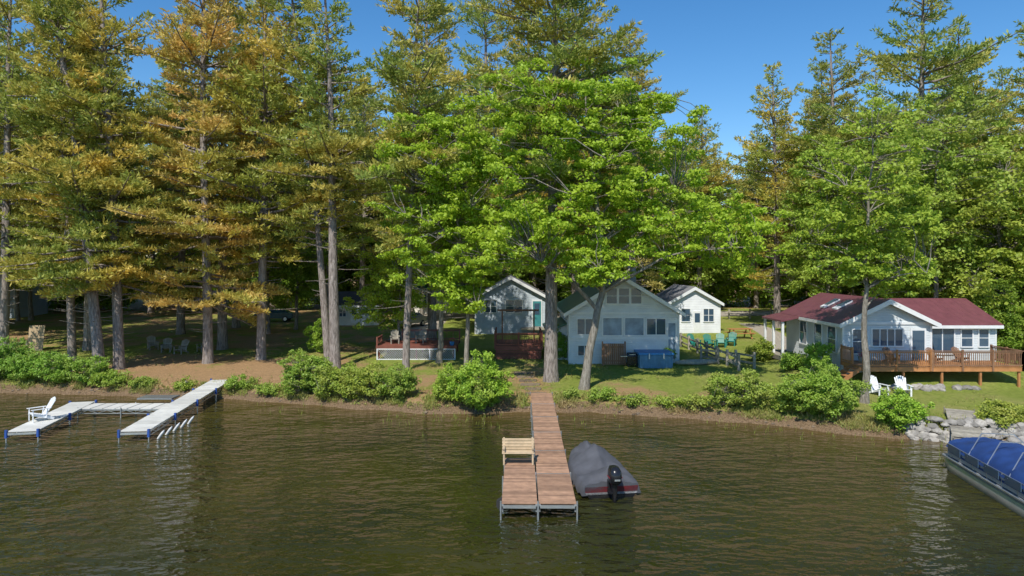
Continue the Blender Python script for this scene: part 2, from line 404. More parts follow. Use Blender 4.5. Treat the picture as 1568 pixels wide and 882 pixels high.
def pine_mesh(seed, H, cb, R, tr, bend=(0,0), dens=1.0, leaf='pine', dead=14, top=0.6, k=4, skip=0.15):
    rng = np.random.default_rng(seed); A = Acc()
    T = np.linspace(0,1,16); ph = rng.uniform(0,6,2)
    def tp(t):
        t = np.asarray(t, float)
        return np.stack([bend[0]*t**1.2 + 0.15*np.sin(t*7+ph[0])*t, bend[1]*t**1.2 + 0.15*np.sin(t*6+ph[1])*t, H*t], axis=-1)
    path = tp(T); path[0,2] = -0.6
    rad = tr*(1-T)**0.8*1.0 + 0.03; rad[0] = tr*1.5
    path = np.insert(path, 1, tp(0.02), axis=0); rad = np.insert(rad, 1, tr*1.12)
    v, f = sweep(path, rad, 12); A.add(v, f, 0, True)
    PT = []; PD = []
    z = cb
    while z < H-0.25:
        t = (z-cb)/(H-cb)
        nb = rng.integers(4,7)
        a0 = rng.uniform(0, 6.28)
        sec = 0.82 + 0.34*math.sin(z*1.1+seed)
        for b_ in range(nb):
            if rng.random() < skip: continue
            az = a0 + b_*6.28/nb + rng.normal(0,0.3)
            L = R*((1-t)**top)*min(1, 0.6+2.2*t)*rng.uniform(0.5,1.25)*sec + 0.4
            el = math.radians(-6 + 34*t + rng.normal(0,9))
            s = np.linspace(0,1,6); hd = np.array([math.cos(az), math.sin(az)])
            zz = z + rng.uniform(-0.25,0.25)
            c = tp(zz/H)
            br_ = np.zeros((6,3)); br_[:,0] = c[0]+hd[0]*L*s*math.cos(el); br_[:,1] = c[1]+hd[1]*L*s*math.cos(el)
            br_[:,2] = zz + L*s*math.sin(el) + 0.10*L*s*s + rng.normal(0,0.05,6)
            v, f = sweep(br_, (0.018*L+0.015)*(1-s*0.85), 4); A.add(v, f, 0, True)
            u0 = 0.18 if t > 0.15 else 0.3
            nt_ = max(5, int(L*dens*8.0))
            u = rng.uniform(u0, 1.0, nt_)
            bp = np.stack([np.interp(u, s, br_[:,i]) for i in range(3)], axis=1)
            sg = rng.choice([-1,1], nt_); an = az + sg*np.radians(rng.uniform(20,75,nt_))
            ll = np.minimum(1.7, (0.3+0.42*L*(1-u)*0.9))*rng.uniform(0.6,1.2,nt_)
            dd = np.stack([np.cos(an), np.sin(an), np.full(nt_, 0.18)], axis=1)
            for q in range(nt_):
                kk = max(1, int(ll[q]/0.30))
                ss = np.linspace(0.25,1,kk)[:,None]
                PT.append(bp[q]+dd[q]*ss*ll[q]); PD.append(np.repeat(dd[q][None],kk,0))
        z += rng.uniform(0.58,1.0)
    for i in range(dead):
        zz = rng.uniform(cb*0.45, cb*1.05); az = rng.uniform(0,6.28); L = rng.uniform(0.6,2.6)
        c = tp(zz/H); s = np.linspace(0,1,4)
        p = np.stack([c[0]+math.cos(az)*L*s, c[1]+math.sin(az)*L*s, zz+L*s*rng.uniform(-0.2,0.2)+0.1*L*s*s], axis=1)
        v, f = sweep(p, 0.028*(1-s*0.8)+0.004, 4); A.add(v, f, 0, True)
    PT = np.concatenate(PT); PD = np.concatenate(PD)
    v, f = blades(rng, PT, PD, k, 0.26, 0.50, 0.055)
    A.add(v, f, 1)
    return A.mesh("pine_tree_mesh", ['bark', leaf])

def leaves(rng, C, n, rad, flat, size, upb=0.6):
    P = np.repeat(C, n, axis=0); R_ = np.repeat(rad, n)[:,None]
    o = rng.normal(0,1,P.shape); o = unit(o)*(rng.random((len(P),1))**0.45)
    P = P + o*R_*np.array([1,1,flat])
    nrm = unit(rng.normal(0,0.6,P.shape) + np.array([0,-0.15,upb]) + o*0.4)
    u = unit(np.cross(nrm, rng.normal(0,1,P.shape))); w = np.cross(nrm, u)
    a = size*rng.uniform(0.6,1.25,(len(P),1))
    V = np.stack([P-u*a, P+w*a*0.62, P+u*a, P-w*a*0.62], axis=1).reshape(-1,3)
    return V, np.arange(len(V)).reshape(-1,4)

def decid_mesh(seed, ells, trunk, tr, nl=90, size=0.12, crad=(0.5,0.95), flat=0.5, leaf='maple', limbs=12, shell=0.35, thin=0.018, twigs=True, barkm='bark2'):
    """ells: (cx,cy,cz,rx,ry,rz,n) local coordinates; trunk: list of points"""
    rng = np.random.default_rng(seed); A = Acc()
    trunk = np.asarray(trunk, float)
    tt = np.linspace(0,1,len(trunk)); T = np.linspace(0,1,14)
    path = np.stack([np.interp(T, tt, trunk[:,i]) for i in range(3)], axis=1)
    path[2:-1,:2] += rng.normal(0,0.06,(11,2))
    rad = tr*(1-T*0.86); rad[0] = tr*1.45
    v, f = sweep(path, rad, 10); A.add(v, f, 0, True)
    C = []
    for cx,cy,cz,rx,ry,rz,n in ells:
        d = unit(rng.normal(0,1,(n,3))); r = (shell + (1-shell)*rng.random((n,1))**0.6)
        lump = 1 + 0.22*np.sin(d[:,0:1]*5+seed)+0.18*np.sin(d[:,2:3]*7+d[:,1:2]*4)
        C.append(np.array([cx,cy,cz]) + d*r*lump*np.array([rx,ry,rz]))
    C = np.concatenate(C)
    nodes = [path[5:]]; nr = [rad[5:]]
    idx = rng.choice(len(C), min(limbs, len(C)), replace=False)
    for i in idx:
        e = C[i]
        cand = path[4:]; low = cand[cand[:,2] < e[2]+0.3]
        if len(low) == 0: low = cand[:1]
        j = np.argmin(np.linalg.norm(low - (e - np.array([0,0,1.0])*0.45*np.linalg.norm(e[:2]-low[:,:2].mean(0))), axis=1))
        st = low[j]; r0 = np.interp(st[2], path[:,2], rad)*0.55
        s = np.linspace(0,1,8)[:,None]; L = np.linalg.norm(e-st)
        p = st + (e-st)*s + np.array([0,0,1.0])*np.sin(s*np.pi)*0.10*L + rng.normal(0,0.03*L/3,(8,3))*np.sin(s*np.pi)
        rr = r0*(1-s[:,0]*0.85); v, f = sweep(p, rr, 6); A.add(v, f, 0, True)
        nodes.append(p[2:]); nr.append(rr[2:])
    nodes = np.concatenate(nodes)
    if twigs:
        for e in C:
            dz = nodes[:,2]-e[2]
            dist = np.linalg.norm(nodes-e, axis=1) + np.where(dz > 0, dz*1.5, 0)
            st = nodes[np.argmin(dist)]; L = np.linalg.norm(e-st)
            s = np.linspace(0,1,4)[:,None]
            p = st + (e-st)*s + rng.normal(0,0.06*L,(4,3))*np.sin(s*np.pi)
            v, f = sweep(p, thin*(1.3+L*0.35)*(1-s[:,0]*0.7), 3); A.add(v, f, 0, True)
    v, f = leaves(rng, C, nl, rng.uniform(*crad, len(C)), flat, size)
    A.add(v, f, 1)
    return A.mesh("tree_mesh", [barkm, leaf])

def place(name, me, x, y, rot=0, sc=1.0, tint=(1,1,1), parent=None, dz=0):
    o = bpy.data.objects.new(name, me); COL.objects.link(o)
    o.location = (x, y, ground(x,y)+dz); o.rotation_euler = (0,0,rot)
    o.scale = (sc,)*3 if not isinstance(sc, tuple) else sc
    o.color = (*tint, 1)
    if parent: o.parent = parent
    return o

# ---- hero pines: x, y, H, crown base, R, trunk r, bend, golden, dens
heroes = [
 (-29.0,48.0,32,6.0,6.0,0.36,(-5.0,1.5),'pine',1.0),
 (-28.2,49.0,34,5.5,5.8,0.34,(-2.2,1.0),'pine',1.0),
 (-33.5,52.0,32,5.5,5.8,0.28,(-1.2,0),'pine',1.0),
 (-22.8,51.2,33,4.6,7.4,0.34,(-0.6,0),'pine_gold',1.15),
 (-13.6,50.5,32,9.0,5.2,0.26,(-3.4,1.0),'pine',1.0),
 (-12.6,48.6,29,10.5,4.8,0.36,(-0.9,1.0),'pine',1.0),
 (-7.4,47.6,30,9.0,5.6,0.23,(1.2,0),'pine',1.0),
 (2.5,43.8,33,12.5,6.8,0.42,(0.4,1.0),'pine',1.0),
]
for i,(x,y,H,cb,R,tr,bd,lf,de) in enumerate(heroes):
    o = place("pine_tree", pine_mesh(100+i,H,cb,R,tr,bd,de,lf), x, y)
    if i in (0,1,2,4): o.color = (1.12,1.03,0.95,1)

# ---- shared variants
PV = [pine_mesh(201,30,6,6.4,0.34,(0.5,0.3),0.9), pine_mesh(202,28,4.5,6.2,0.32,(-0.6,0.2),0.9,'pine'),
      pine_mesh(203,27,7,5.8,0.30,(0.4,-0.5),0.9,'pine'), pine_mesh(204,29,6,7.6,0.38,(0,0),0.85,'pine',top=0.42,skip=0.28)]
PG = pine_mesh(205,28,5,6.4,0.34,(0.3,0),0.9,'pine_gold')
DV = [decid_mesh(301,[(0,0,13,4.8,4.8,7.5,250),(1,0,7,3.6,3.6,3,70)],[(0,0,-.4),(0.1,0,5),(0,0.3,11),(0.2,0,16)],0.24,72,0.15,(0.5,1.0),0.5,'decid'),
      decid_mesh(302,[(0,0,9,4.2,4.2,5.5,190),(-1,1,5,3.6,3.6,3,80)],[(0,0,-.4),(0.3,0,4),(0,0.3,8),(-0.2,0,12)],0.2,76,0.14,(0.5,1.0),0.5,'decid'),
      decid_mesh(303,[(0,0,4.2,4.0,3.0,4.2,190)],[(0,0,-.4),(0,0,2),(0.3,0,4),(0,0,6)],0.12,80,0.15,(0.6,1.1),0.6,'decid')]
W = lambda a, b: (a,a,b)
mid = [ # name, mesh, x, y, rot, scale, tint
 ("pine_tree",PV[0],-39.5,53,0.4,1.05,(1,1,1)), ("pine_tree",PV[3],-45,58,1.4,1.05,(1.1,1,0.9)), ("pine_tree",PV[2],-38.5,62,2,1.1,(1,0.95,1)),
 ("pine_tree",PV[1],-33,68,3,1.15,(1.15,1,.9)), ("pine_tree",PG,-29.5,73,1,1.1,(0.85,0.9,0.8)), ("pine_tree",PV[0],-24.5,68,4,1.1,(.9,1,1)),
 ("pine_tree",PV[3],-24.6,58,5,1.0,(1.1,1,1)), ("pine_tree",PV[2],-19.4,52.8,0.5,1.1,(1.2,1.05,.9)), ("pine_tree",PG,-36,58,0,1.05,(.85,.9,.9)),
 ("pine_tree",PV[1],-50,66,0,1.1,(1,1,1)), ("pine_tree",PV[0],-56,72,2,1.1,(1,1,1)), ("pine_tree",PV[2],-47,76,3,1.2,(1,1,1)),
 ("pine_tree",PV[0],-7.0,60,2.2,1.1,(1.05,1,1)), ("pine_tree",PV[3],-3.2,81,0.7,1.3,(1,1,1)), ("pine_tree",PV[1],2.5,82,1.2,1.35,(1.1,1,.9)),
 ("pine_tree",PV[0],6.0,64,3.2,1.15,(1.15,1.02,.9)), ("pine_tree",PG,11.5,65,2.0,1.03,(0.75,0.9,0.9)), ("pine_tree",PV[2],-12.4,84,4,0.95,(1,1,1)),
 ("pine_tree",PV[2],-18.5,84,1.4,1.1,(1,1,1)), ("pine_tree",PV[0],-23,86,2.4,1.15,(1,1,1)),
 ("pine_tree",PV[1],27.2,70,1.0,W(1.05,0.95),(1.2,1.12,1)), ("pine_tree",PV[2],23.5,86,1.0,W(1.1,0.95),(1,1,1)), ("pine_tree",PV[0],31.5,66,2.0,W(1.1,0.97),(1.0,.95,.9)), ("pine_tree",PV[3],36,60,0.6,W(1.2,1.12),(0.95,1,1)),
 ("pine_tree",PV[2],43,66,1.6,1.1,(1,1,1)), ("pine_tree",PV[1],47,58,0.1,0.98,(1.1,1,.9)), ("pine_tree",PV[0],44.5,52,0.1,0.85,(1.1,1,.9)),
 ("pine_tree",PV[3],54,68,2.6,1.05,(1,1,1)), ("pine_tree",PG,32.5,73,0.6,0.86,(0.8,.9,.9)),
 ("birch_tree",DV[0],32.5,52.5,0,0.98,(1.25,1.15,1.3)), ("birch_tree",DV[1],37.5,52,1,1.15,(1.3,1.15,1.2)), ("birch_tree",DV[0],41,48,2,0.95,(1.1,1.05,1)),
 ("birch_tree",DV[1],35.0,58,2,1.2,(1,1,1)), ("birch_tree",DV[0],28.8,62,2.6,0.9,(1.2,1.15,1.2)),
 ("birch_tree",DV[1],-22.5,71,1,1.0,(1.1,1.1,1)), ("birch_tree",DV[0],-10,76,3,1.0,(1.1,1.1,1)), ("birch_tree",DV[1],-1,80,2,1.05,(1,1.05,1)),
 ("birch_tree",DV[0],15,79,4,1.15,(1,1,1)), ("birch_tree",DV[1],21,88,4,1.15,(1.05,1.05,1)), ("birch_tree",DV[1],10,76,1,1.3,(1,1,1)),
]
for nm,me,x,y,r,s,t in mid: place(nm, me, x, y, r, s, t)

# ---- main maples (trees of their own shape)
def tree_at(name, x, y, **kw):
    me = decid_mesh(**kw); return place(name, me, x, y)
# central maple
tree_at("maple_tree", 4.3, 41.2, seed=11, ells=[(-1.3,1,15.6,4.9,3.8,4.6,250),(-0.4,0.6,10.3,4.6,3.6,3.2,165),(7.0,0.5,9.4,4.6,3.4,2.8,175),(3.2,1,14.2,4.0,3.4,4.6,155),(-3.4,0.3,8.8,2.6,2.6,2.2,50),(0.4,-0.9,7.3,2.1,1.6,1.4,45)],
        trunk=[(0,0,-.4),(0.5,0,3.2),(1.2,0.2,6),(1.0,0.4,10),(0.4,0.6,15),(0.2,0.6,18)], tr=0.28, nl=88, size=0.12, limbs=28, crad=(0.40,0.85), flat=0.40)
tree_at("maple_tree", -3.1, 45.8, seed=12, ells=[(-1.2,0.3,14.2,4.4,3.4,4.4,230),(-1.0,0,8.8,3.5,2.8,3.4,165),(-0.4,-0.4,5.4,1.6,1.5,1.5,45)],
        trunk=[(0,0,-.4),(0.1,0,3.5),(-0.2,0.1,8),(-0.8,0.3,13),(-1,0.3,17)], tr=0.18, nl=85, size=0.12, limbs=18, crad=(0.40,0.85), flat=0.40)
tree_at("maple_tree", -5.4, 50.5, seed=13, ells=[(-0.5,0.3,9.8,3.4,3.0,4.2,160)],
        trunk=[(0,0,-.4),(0.1,0,3.5),(-0.2,0.1,8),(-0.4,0.3,13)], tr=0.24, nl=85, size=0.12, limbs=12, crad=(0.42,0.85), flat=0.42)
o = tree_at("maple_tree", 19.2, 37.2, seed=14, ells=[(0.5,0.3,11.6,3.5,3.2,4.6,155),(1.6,0.2,7.2,2.7,2.2,1.5,60),(-1.6,0.2,8.6,2.0,2.0,2.4,45),(2.2,0.4,9.8,2.6,2.4,2.4,60)],
        trunk=[(0,0,-.4),(0.1,0,2.8),(-0.05,0.1,5.5),(0.4,0.3,10),(0.6,0.3,14.5)], tr=0.22, nl=68, size=0.11, limbs=22, crad=(0.35,0.75), flat=0.42)
o.color = (0.98,0.92,1.3,1)
place("maple_tree", DV[1], -9.6, 57.5, 0.3, 0.75, (1.5,1.4,1))

# ---- distant forest as one object group
forest = empty("distant_forest")
rg = np.random.default_rng(5)
for row,(yy,sp) in enumerate(((91,7),(98,5.6),(107,5.6))):
    x = -98 + rg.uniform(0,4)
    while x < 98:
        q = rg.random(); px = 784 + x*1045/yy
        gap = (1020 < px < 1170) or (480 < px < 530)
        if q < 0.58:
            me = PV[rg.integers(0,4)] if rg.random() < 0.88 else PG; s = rg.uniform(0.76,0.88) if gap else rg.uniform(0.95,1.15)
        else:
            me = DV[rg.integers(0,2)]; s = rg.uniform(1.05,1.35)
        g_ = rg.uniform(0.75,1.1)
        place("forest_tree", me, x+rg.uniform(-2,2), yy+rg.uniform(-3,3), rg.uniform(0,6.28), s, (g_,g_,g_), forest)
        x += sp*rg.uniform(0.7,1.3)
x = -95
while x < 95:
    yy = rg.uniform(91,99)
    place("forest_understory", DV[2], x, yy, rg.uniform(0,6.28), rg.uniform(0.9,1.5), (0.9,1.0,0.9), forest)
    x += rg.uniform(3.0,4.8)
for i in range(22):
    x = rg.uniform(-78,-46); y = rg.uniform(62,88)
    if x > -0.72*y - 2 : x -= 8
    place("forest_tree", PV[rg.integers(0,4)] if i % 3 else DV[0], x, y, rg.uniform(0,6), rg.uniform(0.9,1.15), (0.9,0.95,0.9), forest)
for i in range(22):
    x = rg.uniform(42,80); y = rg.uniform(56,88)
    place("forest_tree", PV[rg.integers(0,4)] if i % 2 else DV[rg.integers(0,2)], x, y, rg.uniform(0,6), rg.uniform(0.8,1.0), (0.95,1,0.9), forest)
for x,y,s in ((34.5,49,0.6),(37,47.5,0.55),(39,50,0.8),(42,46,0.7),(40,44,0.6),(36,54,0.9),(-47,57,0.7),(-55,62,0.9),(45,50,0.9)):
    place("forest_understory", DV[2], x, y, x, s, (0.9,0.95,0.9), forest)

# ---- shrubs along the shore
def shrub(x, y, w, h, seed, tint=(1,1,1), dp=None, n=None, name="shrub"):
    dp = dp or w*0.8
    n = n or int(36*w*h)
    me = decid_mesh(seed=seed, ells=[(0,0,h*0.46,w/2,dp/2,h*0.50,n)], trunk=[(0,0,-.2),(0,0,.2),(0.05,0,.5),(0,0,h*.6)], tr=0.05, nl=58, size=0.062, crad=(0.16,0.34), flat=0.75, leaf='shrub', limbs=6, shell=0.45, thin=0.008)
    return place(name, me, x, y, 0, 1, tint)
for i,(x,y,w,h,t) in enumerate([
  (-31.0,44.9,3.6,1.9,(0.85,1,.9)),(-28.0,44.6,3.4,1.6,(.9,1,.9)),(-25.6,43.6,2.2,0.9,(1,1,.9)),(-34,45.8,4,2.4,(.8,.95,.9)),(-23.4,43.2,1.6,0.6,(1,1,1)),
  (-17.0,42.6,1.8,0.8,(1,1,1)),(-12.4,41.0,2.9,2.5,(1,1,1)),(-10.3,40.2,2.4,2.1,(1.1,1,1)),(-8.4,39.6,2.6,1.9,(1.15,.98,1)),(-6.6,39.4,2.4,1.9,(1,1,1)),
  (-1.9,38.1,4.1,2.7,(1.15,1.2,.9)),(-3.5,38.7,2.2,1.8,(1.1,1.1,.9)),(5.1,38.8,1.6,0.6,(1,1,1)),(6.6,38.0,2.0,0.5,(1,.95,1)),
  (12.2,36.7,3.4,1.9,(1.1,1,1.1)),(14.4,35.4,2.0,1.7,(1.1,1.05,1)),(15.8,34.6,3.9,2.5,(1.0,1.05,.95)),(18.6,32.9,2.6,1.6,(1.1,1.2,.9)),(22.9,31.9,1.8,1.2,(1.2,1,1)),
  (19.6,43.8,1.5,2.5,(.95,1.1,.9)),(18.9,46.0,1.6,1.3,(.9,1,.9)),(18.4,50.5,1.8,1.6,(1,.9,.8)),(-15.5,56.0,2.6,3.0,(1,1.1,.8)),(11.4,50.2,1.2,1.2,(.8,1,.9)),(3.6,52,1.2,2.4,(.8,1,.9)),
  (-14.9,41.3,1.3,.6,(1,1,1)),(8.6,37.4,1.4,.5,(1.1,1,1)),(10.0,36.9,1.5,.7,(1.1,1,1)),(3.3,39.0,1.0,.5,(1,1,1)),(-20.5,42.9,1.4,.5,(1.1,1,1))]):
    shrub(x, y, w, h, 400+i, t)

# ---- shoreline grass (one object) and reeds (one object)
rng = np.random.default_rng(21)
def blade_field(name, pts, l0, l1, w, mat, up=1.6, k=7, jit=0.45):
    A = Acc(); P_ = np.array(pts); D = np.zeros_like(P_)
    P_ = P_ + rng.normal(0,0.05,P_.shape)*np.array([1,1,0])
    v, f = blades(rng, P_, D, k, l0, l1, w, up, jit); A.add(v, f, 0)
    me = A.mesh(name, [mat]); COL.objects.link(bpy.data.objects.new(name, me))
pts = []
for i in range(7500):
    x = rng.uniform(-36,26); d = abs(rng.normal(0.6,0.6)) + 0.3
    if mn.noise(Vector((x*0.5, 7, 0))) < 0.05 and rng.random() < .85: continue
    if 0.9 < x < 2.4: continue
    y = shore(x)+d; pts.append((x, y, ground(x,y)))
blade_field("shoreline_grass", pts, 0.10, 0.34, 0.02, 'grassb', 1.0, 7, 0.6)
pts = []
for i in range(9000):
    x = rng.uniform(-40,34); y = rng.uniform(shore(x)+1, 56)
    if -28 < x < -12 and y-shore(x) < 12 and rng.random() < .92: continue
    if mn.noise(Vector((x*0.3, y*0.3, 0))) < 0.0: continue
    pts.append((x, y, ground(x,y)))
blade_field("lawn_grass_tufts", pts, 0.06, 0.18, 0.018, 'grassb', 1.0, 6, 0.7)
pts = []
for (a,b_,n) in ((-15,-9,12),(-7,-0.5,60),(3,9,14),(10,22,70)):
    for i in range(n):
        x = rng.uniform(a,b_); y = shore(x) - abs(rng.normal(0,1.6)) - 0.3
        pts.append((x, y, -0.05))
blade_field("water_reeds", pts, 0.15, 0.42, 0.012, 'reed', 2.2, 3, 0.35)

# ------------------------------------------------------------------ rocks
def rock_arr(seed, sub=2):
    bm = bmesh.new(); bmesh.ops.create_icosphere(bm, subdivisions=sub, radius=1)
    for v in bm.verts:
        v.co *= 1 + 0.35*mn.noise(v.co*1.1 + Vector((seed*3.7,0,0)))
        v.co.z *= 0.7
    vs = [v.co.copy() for v in bm.verts]; fs = [tuple(v.index for v in f.verts) for f in bm.faces]; bm.free(); return vs, fs
RK = [rock_arr(i) for i in range(6)]
def rocks(name, spots, mat='rock'):
    mb = MB()
    for (x,y,z,s) in spots:
        vs, fs = random.choice(RK); a = random.uniform(0,6.28); sx = random.uniform(.8,1.3)
        R_ = Matrix.Rotation(a,3,'Z') @ Matrix.Diagonal((s*sx, s, s*random.uniform(.7,1.1)))
        mb.add([R_@v + Vector((x,y,z)) for v in vs], fs, mat)
    return mb.build(name)
sp = []
for i in range(190):
    t = random.random(); x = 18.6 + 5.6*t
    h = random.random(); y = shore(x)+0.1 + h*0.9
    sp.append((x, y, 0.0+0.9*h, random.uniform(.13,.28)))
rocks("stone_retaining_wall", sp)
sp = []
for i in range(230):
    x = random.uniform(-34,18.5)
    if mn.noise(Vector((x*0.4, 1, 5))) < 0.0: continue
    y = shore(x)+random.uniform(-0.25,0.5); sp.append((x, y, ground(x,y)-.01, random.uniform(.04,.12)))
rocks("shoreline_stones", sp, 'rockb')
sp = [(random.uniform(20.5,27.5), random.uniform(39.6,40.6), 0, random.uniform(.12,.32)) for i in range(34)]
rocks("garden_rocks", [(x,y,ground(x,y)+.05,s) for x,y,z,s in sp])

mb = MB()
for i in range(6):
    y = 39.9+i*1.35; x = 1.35 - 0.12*i; z = ground(x,y)
    w = random.uniform(.45,.65)
    pts = [(x-w,y-.35,0),(x-.2,y-.45,0),(x+w,y-.32,0),(x+w+.08,y+.2,0),(x+.1,y+.38,0),(x-w+.05,y+.28,0)]
    mb.prism([(a,c,z-.02) for a,c,_ in pts], (0,0,0.08), 'rockb')
mb.build("stone_path_steps")

# ------------------------------------------------------------------ building helpers
def window_y(fr, gl, xc, y, zc, w, h, nx_=2, nz_=1, reflect_tint=False, trim='white'):
    """window in a wall facing -y at plane y"""
    gl.box(xc-w/2, xc+w/2, y-.02, y+.02, zc-h/2, zc+h/2, 'pane_reflect' if reflect_tint else 'glass')
    t = .075
    fr.box(xc-w/2-t, xc-w/2, y-.06, y+.01, zc-h/2-t, zc+h/2+t, trim)
    fr.box(xc+w/2, xc+w/2+t, y-.06, y+.01, zc-h/2-t, zc+h/2+t, trim)
    fr.box(xc-w/2, xc+w/2, y-.058, y+.01, zc+h/2, zc+h/2+t, trim)
    fr.box(xc-w/2, xc+w/2, y-.085, y+.01, zc-h/2-t, zc-h/2, trim)
    for i in range(1, nx_):
        x = xc-w/2+w*i/nx_; fr.box(x-.03, x+.03, y-.045, y-.0205, zc-h/2, zc+h/2, trim)
    for i in range(1, nz_):
        z = zc-h/2+h*i/nz_; fr.box(xc-w/2, xc+w/2, y-.04, y-.0215, z-.02, z+.02, trim)
def window_x(fr, gl, x, yc, zc, w, h, nx_=1, nz_=2, trim='white'):
    """window in a wall facing -x at plane x"""
    gl.box(x-.02, x+.02, yc-w/2, yc+w/2, zc-h/2, zc+h/2, 'glass'); t = .08
    fr.box(x-.06, x+.01, yc-w/2-t, yc-w/2, zc-h/2-t, zc+h/2+t, trim)
    fr.box(x-.06, x+.01, yc+w/2, yc+w/2+t, zc-h/2-t, zc+h/2+t, trim)
    fr.box(x-.058, x+.01, yc-w/2, yc+w/2, zc+h/2, zc+h/2+t, trim)
    fr.box(x-.085, x+.01, yc-w/2, yc+w/2, zc-h/2-t, zc-h/2, trim)
    for i in range(1, nx_):
        y = yc-w/2+w*i/nx_; fr.box(x-.045, x-.0205, y-.03, y+.03, zc-h/2, zc+h/2, trim)
    for i in range(1, nz_):
        z = zc-h/2+h*i/nz_; fr.box(x-.04, x-.0215, yc-w/2, yc+w/2, z-.02, z+.02, trim)

def gable_y(wl, rf, tr_, x0,x1,y0,y1,zb,ze,zr, wall, roof, o=0.35, xm=None):
    """gable facing -y, ridge along y"""
    xm = (x0+x1)/2 if xm is None else xm
    wl.prism([(x0,y0,zb),(x1,y0,zb),(x1,y0,ze),(xm,y0,zr),(x0,y0,ze)], (0,y1-y0,0), wall)
    t = .14
    for xe, sg in ((x0,-1),(x1,1)):
        sl = (zr-ze)/abs(xe-xm); xo = xe+sg*o; zo = ze-o*sl
        rf.prism([(xm,y0-o,zr+.02),(xo,y0-o,zo+.02),(xo,y0-o,zo+t+.02),(xm,y0-o,zr+t+.04)], (0,y1-y0+2*o,0), roof)
        tr_.prism([(xm,y0-o-.04,zr-.16),(xo,y0-o-.04,zo-.14),(xo,y0-o-.04,zo+t+.0),(xm,y0-o-.04,zr+t+.02)], (0,.036,0), 'white')
        tr_.beam((xo+sg*.02,y0-o,zo+.02),(xo+sg*.02,y1+o,zo+.02),.03,.2,'white')
    for xc in (x0,x1):
        tr_.box(xc-.06, xc+.06, y0-.03, y0+.08, zb, ze-.05, 'white')
def gable_x(wl, rf, tr_, x0,x1,y0,y1,zb,ze,zr, wall, roof, o=0.35):
    ym = (y0+y1)/2
    wl.prism([(x0,y0,zb),(x0,y1,zb),(x0,y1,ze),(x0,ym,zr),(x0,y0,ze)], (x1-x0,0,0), wall)
    t = .14
    for ye, sg in ((y0,-1),(y1,1)):
        sl = (zr-ze)/abs(ye-ym); yo = ye+sg*o; zo = ze-o*sl
        rf.prism([(x0-o,ym,zr+.02),(x0-o,yo,zo+.02),(x0-o,yo,zo+t+.02),(x0-o,ym,zr+t+.04)], (x1-x0+2*o,0,0), roof)
        tr_.beam((x0-o,yo+sg*.02,zo+.02),(x1+o,yo+sg*.02,zo+.02),.03,.2,'white')
    for xc in (x0,x1):
        tr_.box(xc-.05, xc+.05, y0-.03, y0+.06, zb, ze-.05, 'white')
def finish(name, **parts):
    e = empty(name)
    for k, mb in parts.items():
        if mb.v: mb.build(k, parent=e)
    return e

# -- central white house
wl, rf, tr_, fr, gl = MB(), MB(), MB(), MB(), MB()
gable_y(wl, rf, tr_, 4.2,12.2,50,60,0.3,4.75,7.15,'siding_w','roof_green',0.4)
Y = 50
for xc in (7.3, 8.2, 9.1): window_y(fr, gl, xc, Y, 5.9, .74, 1.1, 1, 2)
window_y(fr, gl, 5.35, Y, 3.65, 1.1, 1.1, 2, 1)
window_y(fr, gl, 7.35, Y, 3.65, 1.35, 1.25, 1, 1, True); window_y(fr, gl, 8.95, Y, 3.65, 1.35, 1.25, 1, 1, True)
window_y(fr, gl, 10.55, Y, 3.65, 1.35, 1.15, 2, 1)
window_y(fr, gl, 5.3, Y, 1.9, .9, .7, 2, 1)
gl.box(11.45,11.95,49.975,50.02,1.3,3.9,'pane_reflect'); fr.box(11.36,11.44,49.94,50.01,1.2,4.0,'white'); fr.box(11.96,12.1,49.94,50.01,1.2,4.0,'white')
tr_.box(4.3,12.1,49.93,49.999,2.72,2.90,'white'); tr_.box(4.3,12.1,49.93,49.999,4.60,4.74,'white')
for yc in (52,55,58): window_x(fr, gl, 4.2, yc, 3.5, 1.0, 1.2)
# lean-to porch on the left
wl.prism([(2.9,52,0.5),(4.195,52,0.5),(4.195,52,3.6),(2.9,52,3.1)], (0,6,0), 'siding_w')
rf.prism([(2.6,51.7,3.05),(4.19,51.7,3.65),(4.19,51.7,3.77),(2.6,51.7,3.17)], (0,6.6,0), 'roof_green')
window_y(fr, gl, 3.5, 52, 2.4, .6, 1.1, 1, 2)
rf.box(9.2,9.8,54,54.6,6.0,8.1,'rock')
finish("white_gabled_house", walls=wl, roof=rf, trim=tr_, window_frames=fr, window_glass=gl)

# -- small white cottage behind, right
wl, rf, tr_, fr, gl = MB(), MB(), MB(), MB(), MB()
gable_y(wl, rf, tr_, 15.2,20.1,66,74,0.9,4.5,5.9,'siding_w','roof_grey',0.3)
window_y(fr, gl, 19.0, 66, 3.3, .95, 1.2, 2, 2); window_y(fr, gl, 16.8, 66, 3.3, .8, 1.2, 1, 2)
fr.box(17.55,18.25,65.93,66.01,1.5,3.7,'white'); gl.box(17.65,18.15,65.92,65.935,2.6,3.5,'glass')
finish("white_cottage", walls=wl, roof=rf, trim=tr_, window_frames=fr, window_glass=gl)

